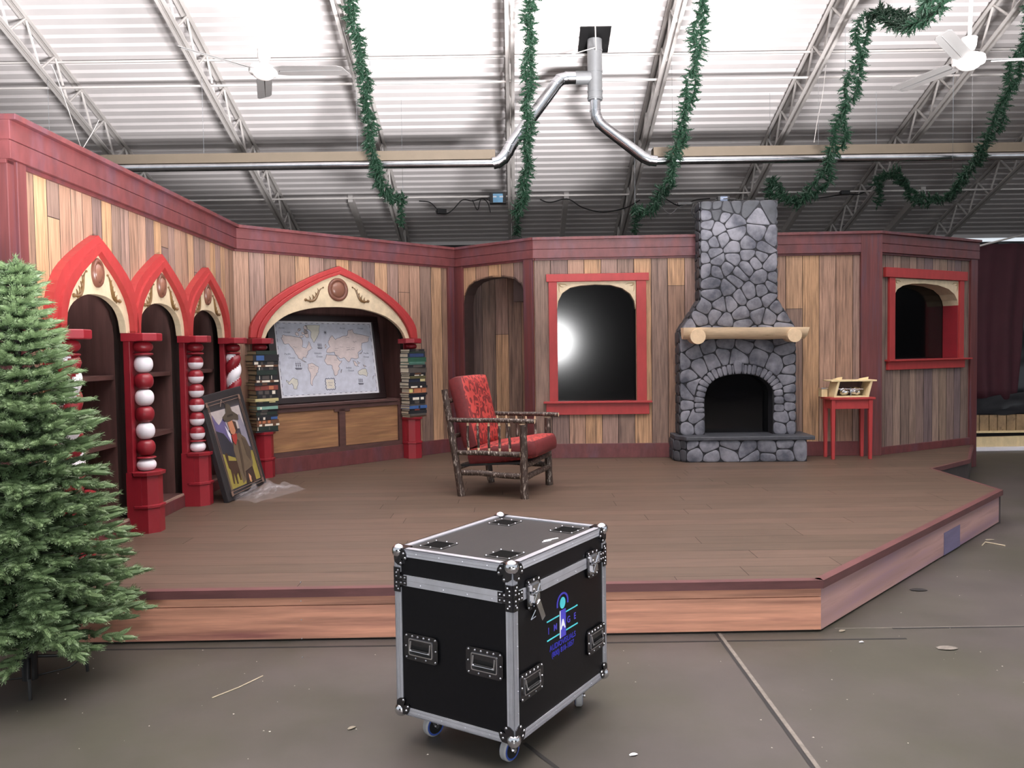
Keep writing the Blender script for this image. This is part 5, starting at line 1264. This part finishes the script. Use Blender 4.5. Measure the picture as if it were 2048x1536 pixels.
while z < 1.9:
    R_ = tr_r(z); nb = max(5, int(9 + 22 * R_))
    ph = random.random() * 6
    for k in range(nb):
        a = ph + 2 * PI * k / nb + random.uniform(-.15, .15)
        out = Vector((math.cos(a), math.sin(a), 0)); Lb = R_ * random.uniform(.82, 1.08)
        tiltv = random.uniform(-.12, .18) + (.1 if z > 1 else -.05)
        st = max(.0, Lb - .30)
        n_ = max(2, int((Lb - st) / .045))
        for q in range(n_ + 1):
            t = st + (Lb - st) * q / n_
            p = Vector((0, 0, z)) + out * t + Vector((0, 0, tiltv * t - .06 * t * t * (1 if z < 1 else 0)))
            sh = q / n_; c = tuple(g2.lerp(g1, min(1, .25 + sh * .6 + random.uniform(-.15, .2))))  # needles darken inwards: shade inside the tree put into the colour
            side = Vector((-out.y, out.x, 0))
            if q == n_: place(mb, random.choice(TP), p, out + Vector((0, 0, tiltv + random.uniform(-.15, .25))), random.uniform(.08, .12), .021, c)
            for s in (-1, 1):
                dd = out * .9 + side * s * random.uniform(.5, 1.0) + Vector((0, 0, random.uniform(-.2, .45)))
                place(mb, random.choice(TP), p, dd, random.uniform(.07, .105) * (1 - .2 * sh), .020, c)
    z += .062 if z < 1.5 else .05
place(mb, TP[0], Vector((0, 0, 1.85)), Vector((0.05, 0, 1)), .12, .025, tuple(g1))
mb.build('branches', M_tree, tr)
mb = MB(); mb.tube([(0, 0, .03), (0, 0, 1.86)], [.019, .012], 10); mb.build('trunk', mat('tree_pole', S(58, 52, 48), .6), tr)
mb = MB()
rs = random.Random(2); z = .26
while z < 1.7:
    for k in range(8):
        a = rs.random() * 6.28; r = tr_r(z) * .8; mb.tube([(0, 0, z - .02), (r * math.cos(a), r * math.sin(a), z + .03)], .004, 4)
    z += .09
mb.build('boughs', mat('bough_wire', S(50, 62, 44), .7), tr)
st = MB(); st.tube([(0, 0, .02), (0, 0, .17)], .034, 14)
st.build('stand_hub', M_black, tr)
for a in (-60, 30, 120, 210):
    a = math.radians(a); c, s = math.cos(a), math.sin(a); m1 = MB()
    m1.tube([(c * .03, s * .03, .12), (c * .15, s * .15, .10), (c * .215, s * .215, .085), (c * .232, s * .232, .055), (c * .235, s * .235, .006)], .0075, 8)
    m1.tube([(c * .22, s * .22, .08), (c * .16, s * .16, .04), (c * .03, s * .03, .03)], .004, 6)
    m1.build('stand_leg', M_black, tr, smooth=True)

GP = [tipproto(18, .4, .6, .2, s, sides=4, fwd=.15) for s in range(3)]
GS = (1, 1, 1)
def garland(lab, pts, strands=2, sep=.05, fat=1.0, tail=None, lo=0):
    yq = lambda p: (p[0], p[1], p[2] if p[2] < 9 else 9 + (p[2] - 9) * .5)
    pts = [yq(p) for p in pts]; tail = [yq(p) for p in tail]
    W_ = [at(*p) for p in pts]; C_ = smooth([tuple(p) for p in W_], 90)
    C_ = [Vector(p) for p in C_]; L_ = sum((b - a).length for a, b in zip(C_, C_[1:])); mb = MB(); o = C_[0].copy()
    def along(C2, ph, sp, f2):
        Ls = [0]
        for a, b in zip(C2, C2[1:]): Ls.append(Ls[-1] + (b - a).length)
        n = int(Ls[-1] / .008); j = 0
        for i in range(n):
            s = Ls[-1] * i / n
            while Ls[j + 1] < s: j += 1
            t = (s - Ls[j]) / max(1e-6, Ls[j + 1] - Ls[j]); p = C2[j].lerp(C2[j + 1], t); d = (C2[j + 1] - C2[j]).normalized()
            wv = Vector((math.sin(s * 5 + ph) * sp + math.sin(s * 13 + ph * 2) * .018, 0, math.cos(s * 4.2 + ph) * sp * .5))
            a = random.random() * 6.28; q = d.orthogonal().normalized(); r = d.cross(q); rad = q * math.cos(a) + r * math.sin(a)
            place(mb, random.choice(GP), p + wv, rad + d * random.uniform(-.6, .8) + Vector((0, 0, -.2)), random.uniform(.055, .11) * f2, .026, GS)
    for k in range(strands): along(C_, k * 2.9 + len(pts), sep if strands > 1 else .01, fat)
    if tail:
        T_ = [Vector(p) for p in smooth([tuple(at(*p)) for p in tail], 20)]; along(T_, 1, .01, .85 * fat)
    mb.v = [(x - o.x, y - o.y, z_ - o.z) for x, y, z_ in mb.v]
    g = mb.build('garland', M_garl, loc=o)
    hw = MB(); e = W_[-1] - o; hw.tube([e, Vector((e.x, e.y, zlow(W_[-1].y) - o.z + .02))], .002, 4); k_ = W_[len(W_) // 2] - o
    hw.tube([k_, Vector((k_.x, k_.y, zlow(W_[len(W_) // 2].y) - o.z + .02))], .002, 4); hw.build('hanging_wire', M_galv, g)
    return tag(g, lab, 'garland', 'evergreen garlands swagged from the roof joists')
garland('leftmost hanging evergreen garland, ending at the first black power brick', [(690, -90, 9.0), (703, 20, 9.4), (722, 120, 10.0), (735, 210, 10.6), (743, 290, 11.1), (755, 350, 11.6), (778, 392, 12.2), (806, 398, 12.8)], 2, .03, 1.0, [(800, 395, 12.8), (803, 425, 12.8), (800, 452, 12.8)])
garland('middle evergreen garland hanging straight down beside the blue ballast', [(1064, -90, 9.0), (1060, 20, 9.4), (1058, 120, 10.0), (1056, 220, 10.6), (1054, 310, 11.2), (1050, 370, 11.8), (1043, 410, 12.4), (1034, 425, 12.8)], 2, .03, 1.0, [(1034, 425, 12.8), (1036, 450, 12.8), (1035, 470, 12.8)])
garland('third evergreen garland, sweeping down left of the chimney', [(1410, -60, 9.2), (1398, 60, 9.7), (1382, 170, 10.3), (1364, 260, 10.9), (1345, 335, 11.4), (1325, 388, 11.9), (1298, 420, 12.4), (1270, 418, 12.8)], 2, .05, 1.0, [(1270, 418, 12.8), (1272, 445, 12.8), (1268, 468, 12.8)])
garland('evergreen garland looping over a joist then down to the right of the chimney', [(1890, -60, 7.2), (1862, 20, 7.8), (1815, 50, 8.4), (1770, 25, 9.1), (1735, 35, 9.5), (1712, 140, 10.0), (1690, 230, 10.5), (1665, 310, 11.0), (1637, 372, 11.5), (1600, 402, 12.0), (1562, 392, 12.4), (1540, 357, 12.8)], 2, .075, 1.0, [(1540, 357, 12.8), (1536, 378, 12.8), (1538, 400, 12.8)])
garland('rightmost evergreen garland, dipping low to the right of the others', [(2075, 0, 9.3), (2045, 90, 9.7), (2018, 180, 10.2), (1985, 260, 10.7), (1945, 330, 11.2), (1905, 385, 11.7), (1860, 402, 12.1), (1820, 388, 12.4), (1795, 350, 12.7), (1770, 350, 12.8), (1752, 366, 12.8)], 2, .06, .95, [(1755, 366, 12.8), (1760, 390, 12.8), (1755, 410, 12.8)])

# ------------------------------------------------------------------ ceiling fans
def fan(lab, loc, angs, tilt, rod, pitch=14):
    t = thing('ceiling_fan', lab, 'ceiling fan', loc, 0, None); t.rotation_euler = (0, tilt, 0)
    mb = MB(); mb.tube([(0, 0, .06), (0, 0, rod)], .014, 10); mb.build('downrod', M_fan, t)
    mb = MB(); mb.lathe([(.055, .17), (.05, .11), (.03, .06), (.03, .05)][::-1], 20); mb.build('collar', M_fan, t, smooth=True)
    mb = MB(); mb.lathe([(.02, -.065), (.05, -.06), (.075, -.045), (.085, -.03), (.112, -.02), (.118, .0), (.112, .03), (.08, .045), (.03, .05)], 28); mb.build('motor_housing', M_fan, t, smooth=True, sharp=40)
    for a in angs:
        a = math.radians(a); R_ = Matrix.Rotation(a, 4, 'Z') @ Matrix.Rotation(math.radians(pitch), 4, 'X')
        mb = MB(); mb.add([(.10, -.05, 0), (.20, -.07, -.004), (.66, -.062, -.012), (.70, -.045, -.012), (.73, .045, -.012), (.70, .062, -.012), (.20, .06, -.004), (.10, .045, 0)] + [(x, y, z + .006) for x, y, z in [(.10, -.05, 0), (.20, -.07, -.004), (.66, -.062, -.012), (.70, -.045, -.012), (.73, .045, -.012), (.70, .062, -.012), (.20, .06, -.004), (.10, .045, 0)]],
                          [tuple(range(8))[::-1], tuple(range(8, 16))] + [(i, (i + 1) % 8, 8 + (i + 1) % 8, 8 + i) for i in range(8)], T=R_)
        mb.box(.15, .68, -.012, -.006, -.016, -.004, T=R_)
        mb.build('blade', M_fanb, t, bevel=.002)
fan('white three-blade ceiling fan on the left, in front of a joist', at(527, 143, 6.8), (227, 106, -12), math.radians(3.5), 2.9, -16)
fan('white three-blade ceiling fan on the right, near the last two garlands', at(1937, 122, 6.3), (228, 108, -12), math.radians(2), 3.2)

# ------------------------------------------------------------------ tube heaters and flue
YH, ZH = 10.4, 3.835
for (x0, x1, lab) in ((-9.0, -.17, 'galvanised tube heater with tan reflector on the left, running behind the set wall'), (1.80, 10.0, 'galvanised tube heater with tan reflector on the right, above the chimney')):
    t = thing('tube_heater', lab, 'tube heater', (x0, YH, ZH), 0, 'tube heaters hung below the joists')
    Ln = x1 - x0
    mb = MB(); mb.add([(0, -.02, .05), (Ln, -.02, .05), (Ln, -.0, .17), (0, 0, .17), (0, .16, .17), (Ln, .16, .17), (Ln, .20, .05), (0, .20, .05)], [(0, 1, 2, 3), (3, 2, 5, 4), (4, 5, 6, 7)])
    mb.add([(0, -.016, .05), (Ln, -.016, .05), (Ln, .004, .166), (0, .004, .166), (0, .156, .166), (Ln, .156, .166), (Ln, .196, .05), (0, .196, .05)], [(3, 2, 1, 0), (4, 5, 2, 3), (7, 6, 5, 4)])
    mb.build('reflector', M_tan, t)
    mb = MB(); mb.tube([(0, 0, 0), (Ln, 0, 0)], .047, 18); mb.build('radiant_tube', M_galv, t, smooth=True)
    for k in range(1, int(Ln / 1.92) + 1):
        x = (1.95 + 1.92 * k - x0 if x0 > 0 else x1 - .1 - 1.92 * k - x0 + .3)
        if 0 < x < Ln:
            mb = MB(); mb.tube([(x, .05, .17), (x, .05, zlow(YH) - ZH + .02)], .0022, 5); mb.build('hanger_rod', M_galv, t)
fl = thing('flue_pipe', 'grey and galvanised flue assembly joining both heater tubes to a black roof plate', 'flue', (1.09, 10.5, 4.6))
o = Vector((1.09, 10.5, 4.6))
zd = zdeck(10.5)
mb = MB(); T = Matrix.Translation((0.0, .04, zd - 4.6 + .02)) @ Matrix.Rotation(-math.atan(SL), 4, 'X'); mb.box(-.19, .19, -.24, .22, -.045, -.03, T=T); mb.build('roof_plate', M_black, fl)
mb = MB(); mb.tube([(0, 0, .02), (0, 0, zd - 4.6 - .02)], .092, 22)
for zz in (.04, .12, .36, .62): mb.tube([(0, 0, zz), (0, 0, zz + .02)], .097, 22)
mb.tube([(-.05, 0, .30), (-.24, 0, .30)], .082, 20); mb.build('vertical_pipe', M_flue, fl, smooth=True, sharp=40)
def pipe(P, r, nm, el=()):
    mb = MB(); Q = [Vector(p) - o for p in P]; mb.tube(Q, r, 18)
    for i in range(len(Q) - 1):
        d = (Q[i + 1] - Q[i]); 
        if d.length < .12: mb.tube([Q[i] - d * .05, Q[i] + d * .15], r * 1.05, 18)
    mb.build(nm, M_galv, fl, smooth=True, sharp=40)
z1 = 4.9
pipe([(.88, 10.5, z1), (.74, 10.5, z1), (.66, 10.49, z1 - .02), (.60, 10.48, z1 - .08), (.56, 10.47, z1 - .14), (.03, 10.42, 4.06), (-.01, 10.41, 3.98), (-.06, 10.4, 3.90), (-.13, 10.4, 3.85), (-.20, 10.4, ZH)], .076, 'left_branch_pipe')
pipe([(1.09, 10.5, 4.64), (1.09, 10.5, 4.50), (1.10, 10.5, 4.42), (1.14, 10.49, 4.34), (1.20, 10.48, 4.28), (1.62, 10.42, 3.93), (1.68, 10.41, 3.88), (1.75, 10.4, 3.845), (1.84, 10.4, ZH)], .068, 'right_branch_pipe')
mb = MB(); mb.tube([at(1190, 38, 9.9) - o, at(1192, 100, 10.35) - o], .008, 6); mb.tube([at(1190, 95, 10.3) - o, at(1105, 120, 10.6) - o], .006, 6); mb.build('brace_rod', M_steel, fl)

# ------------------------------------------------------------------ thin wires hanging at the roof
cable([at(103, 130, 7.6), at(112, 150, 7.7), at(135, 215, 8.0), at(163, 298, 8.4)], .004, 'thin white wire hanging from the leftmost joist', 'wire', M_steel, 'wire')
cable([at(165, 298, 8.4), at(185, 265, 8.6), at(198, 240, 8.8)], .004, 'thin white wire slanting back up toward the leftmost joist', 'wire', M_steel, 'wire')
cable([at(1652, 130, 10.3), at(1645, 190, 10.3), at(1635, 240, 10.3), at(1628, 285, 10.3)], .004, 'thin wire hanging above the right heater tube', 'wire', M_steel, 'wire')

# ------------------------------------------------------------------ right background: curtain, tarp, low fence, lumber
mb = MB(); n = 60; m_ = 14; vs = []
for i in range(n + 1):
    u = i / n; x = -.75 + 1.72 * u
    for j in range(m_ + 1):
        v = j / m_; xx = x + (-.12 * (1 - v) * u)
        y = .05 * math.sin(u * 34 + 1.2 * math.sin(v * 3)) * (.4 + .6 * (1 - v)) + .03 * math.sin(u * 13)
        vs.append((xx, y, 2.26 * v))
mb.add(vs, [(i * (m_ + 1) + j, (i + 1) * (m_ + 1) + j, (i + 1) * (m_ + 1) + j + 1, i * (m_ + 1) + j + 1) for i in range(n) for j in range(m_)])
cu = tag(mb.build('curtain', M_curt, loc=(6.5, 12.0, .68), smooth=True), 'dark maroon cloth curtain hanging beyond the right end of the set', 'curtain')
md = cu.modifiers.new('solid', 'SOLIDIFY'); md.thickness = .006
mb = MB(); n = 40; m_ = 30; vs = []
for i in range(n + 1):
    for j in range(m_ + 1):
        u, v = i / n, j / m_; x = 2.4 * u; z = 2.5 * v
        vs.append((x, .06 * noise.noise(Vector((x * 3, z * 2, 1))) + .03 * noise.noise(Vector((x * 9, z * 7, 1))), z))
mb.add(vs, [(i * (m_ + 1) + j, (i + 1) * (m_ + 1) + j, (i + 1) * (m_ + 1) + j + 1, i * (m_ + 1) + j + 1) for i in range(n) for j in range(m_)])
tag(mb.build('tarp', M_tarp, loc=(7.15, 12.18, .5), smooth=True), 'wrinkled black plastic tarp hanging right of the maroon curtain', 'tarp')
mb = MB(); vs = []
for i in range(n + 1):
    for j in range(9):
        u, v = i / n, j / 8; x = 3.6 * u
        vs.append((x, .18 * v + .02 * noise.noise(Vector((x * 5, v * 4, 8))), .02 + (.22 + .14 * max(0, (x - .9)) ) * v ** 1.2 + .03 * noise.noise(Vector((x * 4, v * 5, 3)))))
mb.add(vs, [(i * 9 + j, (i + 1) * 9 + j, (i + 1) * 9 + j + 1, i * 9 + j + 1) for i in range(n) for j in range(8)])
tag(mb.build('tarp', M_tarp, loc=(5.9, 11.79, .475), smooth=True), 'black plastic sheet bunched along the top of the low board fence', 'tarp')
lf = thing('low_board_fence', 'low knee-high fence of rough upright boards under the black plastic', 'fence', (5.8, 11.8, 0))
mb = MB(); rs = random.Random(9); x = 0
while x < 3.6:
    w_ = rs.uniform(.11, .15); mb.box(x, x + w_ - .012, 0, .025, .262, .49 + rs.uniform(-.004, .004)); x += w_
mb.build('upright_boards', M_fence, lf)
mb = MB(); mb.box(0, 3.6, -.04, .02, .232, .262); mb.build('bottom_rail', M_pine, lf, bevel=.003)
mb = MB(); mb.box(0, 3.6, .03, .16, 0, .49); mb.build('backing', M_joint, lf)
mb = MB(); mb.add([(0, 0, 0), (3.4, 0, 0), (3.4, .09, 0), (0, .09, 0), (0, 0, .125), (3.4, 0, .165), (3.4, .09, .165), (0, .09, .125)], [(3, 2, 1, 0), (4, 5, 6, 7), (0, 1, 5, 4), (1, 2, 6, 5), (2, 3, 7, 6), (3, 0, 4, 7)])
tag(mb.build('lumber_beam', M_pine, loc=(5.85, 11.6, .056), bevel=.004), 'pale timber beam lying along the foot of the low fence', 'timber')
mb = MB(); mb.box(0, 3.4, 0, .16, 0, .056); tag(mb.build('white_board', M_white, loc=(5.85, 11.56, 0), bevel=.004), 'flat white board on the floor under the pale timber beam', 'board')
mb = MB(); a = at(1950, 494, 10.16); b = at(2075, 462, 12.9); mb.tube([(0, 0, 0), b - a], .012, 8); tag(mb.build('pole', M_steel, loc=a), 'thin white slanted pole above the maroon curtain', 'pole')

# ------------------------------------------------------------------ bits on the floor
def stick(lab, P, r):
    o = Vector(P[0]); o.z = r; mb = MB(); mb.tube([Vector(p) - Vector(P[0]) for p in P], r, 6)
    return tag(mb.build('twig', mat('pale_twig', S(176, 164, 140), .7), loc=o), lab, 'twig')
stick('pale twig on the concrete left of the flight case', [(-1.33, 3.56, 0), (-1.25, 3.67, 0), (-1.18, 3.80, 0)], .0025)
stick('bent pale twig on the floor right of the stage corner', [(3.48, 6.10, 0), (3.56, 6.2, 0), (3.64, 6.08, 0)], .005)
def leaf(lab, x, y, s, rz, m=None, cat='leaf', nm='leaf'):
    mb = MB(); P = [(s * math.cos(k * PI / 8) * (1 + .12 * math.sin(k * 3)), s * .55 * math.sin(k * PI / 8)) for k in range(16)]
    mb.add([(a, b, .002 + .006 * abs(b / s)) for a, b in P] + [(a, b, .0005 + .006 * abs(b / s)) for a, b in P], [tuple(range(16)), tuple(range(31, 15, -1))] + [(i, 16 + i, 16 + (i + 1) % 16, (i + 1) % 16) for i in range(16)])
    return tag(mb.build(nm, m or M_leaf, loc=(x, y, .0005), rot=rz), lab, cat)
leaf('dry leaf at the foot of the stage front corner', 1.72, 4.30, .022, .6)
leaf('dry leaf beside the bent twig on the right', 3.64, 6.28, .035, .2)
leaf('scrap of pale paper on the floor right of the front castor', .43, 3.0, .016, .3, M_white, 'paper scrap', 'paper_scrap')
leaf('small scrap of white paper on the floor in front of the stage corner', 1.75, 4.13, .012, .1, M_white, 'paper scrap', 'paper_scrap')
leaf('dark round stain on the concrete beside the angled stage side', 2.47, 5.01, .05, 0, M_joint, 'stain', 'floor_stain')
leaf('pale smear on the concrete at lower right', 2.13, 4.03, .05, 0, M_jointl, 'stain', 'floor_stain')
leaf('pale dropped scrap on the concrete between tree and flight case', -.66, 3.25, .018, .8, M_leaf)
mb = MB(); rs = random.Random(33)
for k in range(230):
    x, y = rs.uniform(-2.2, 3.2), rs.uniform(2.5, 7)
    if y > 4.15 and x < 1.62 + (y - 4.2) * .97 + .1: continue
    s = rs.uniform(.0015, .005); a = rs.random() * 6
    mb.add([(x + s * math.cos(a + q * 2.1) * rs.uniform(.5, 1.5), y + s * math.sin(a + q * 2.1), .001) for q in range(3)] + [(x, y, .0035)], [(0, 1, 3), (1, 2, 3), (2, 0, 3), (2, 1, 0)])
tag(mb.build('floor_litter', mat('pale_litter', S(190, 184, 172), .7)), 'scattered tiny pale specks of litter on the concrete', 'litter', kind='stuff')
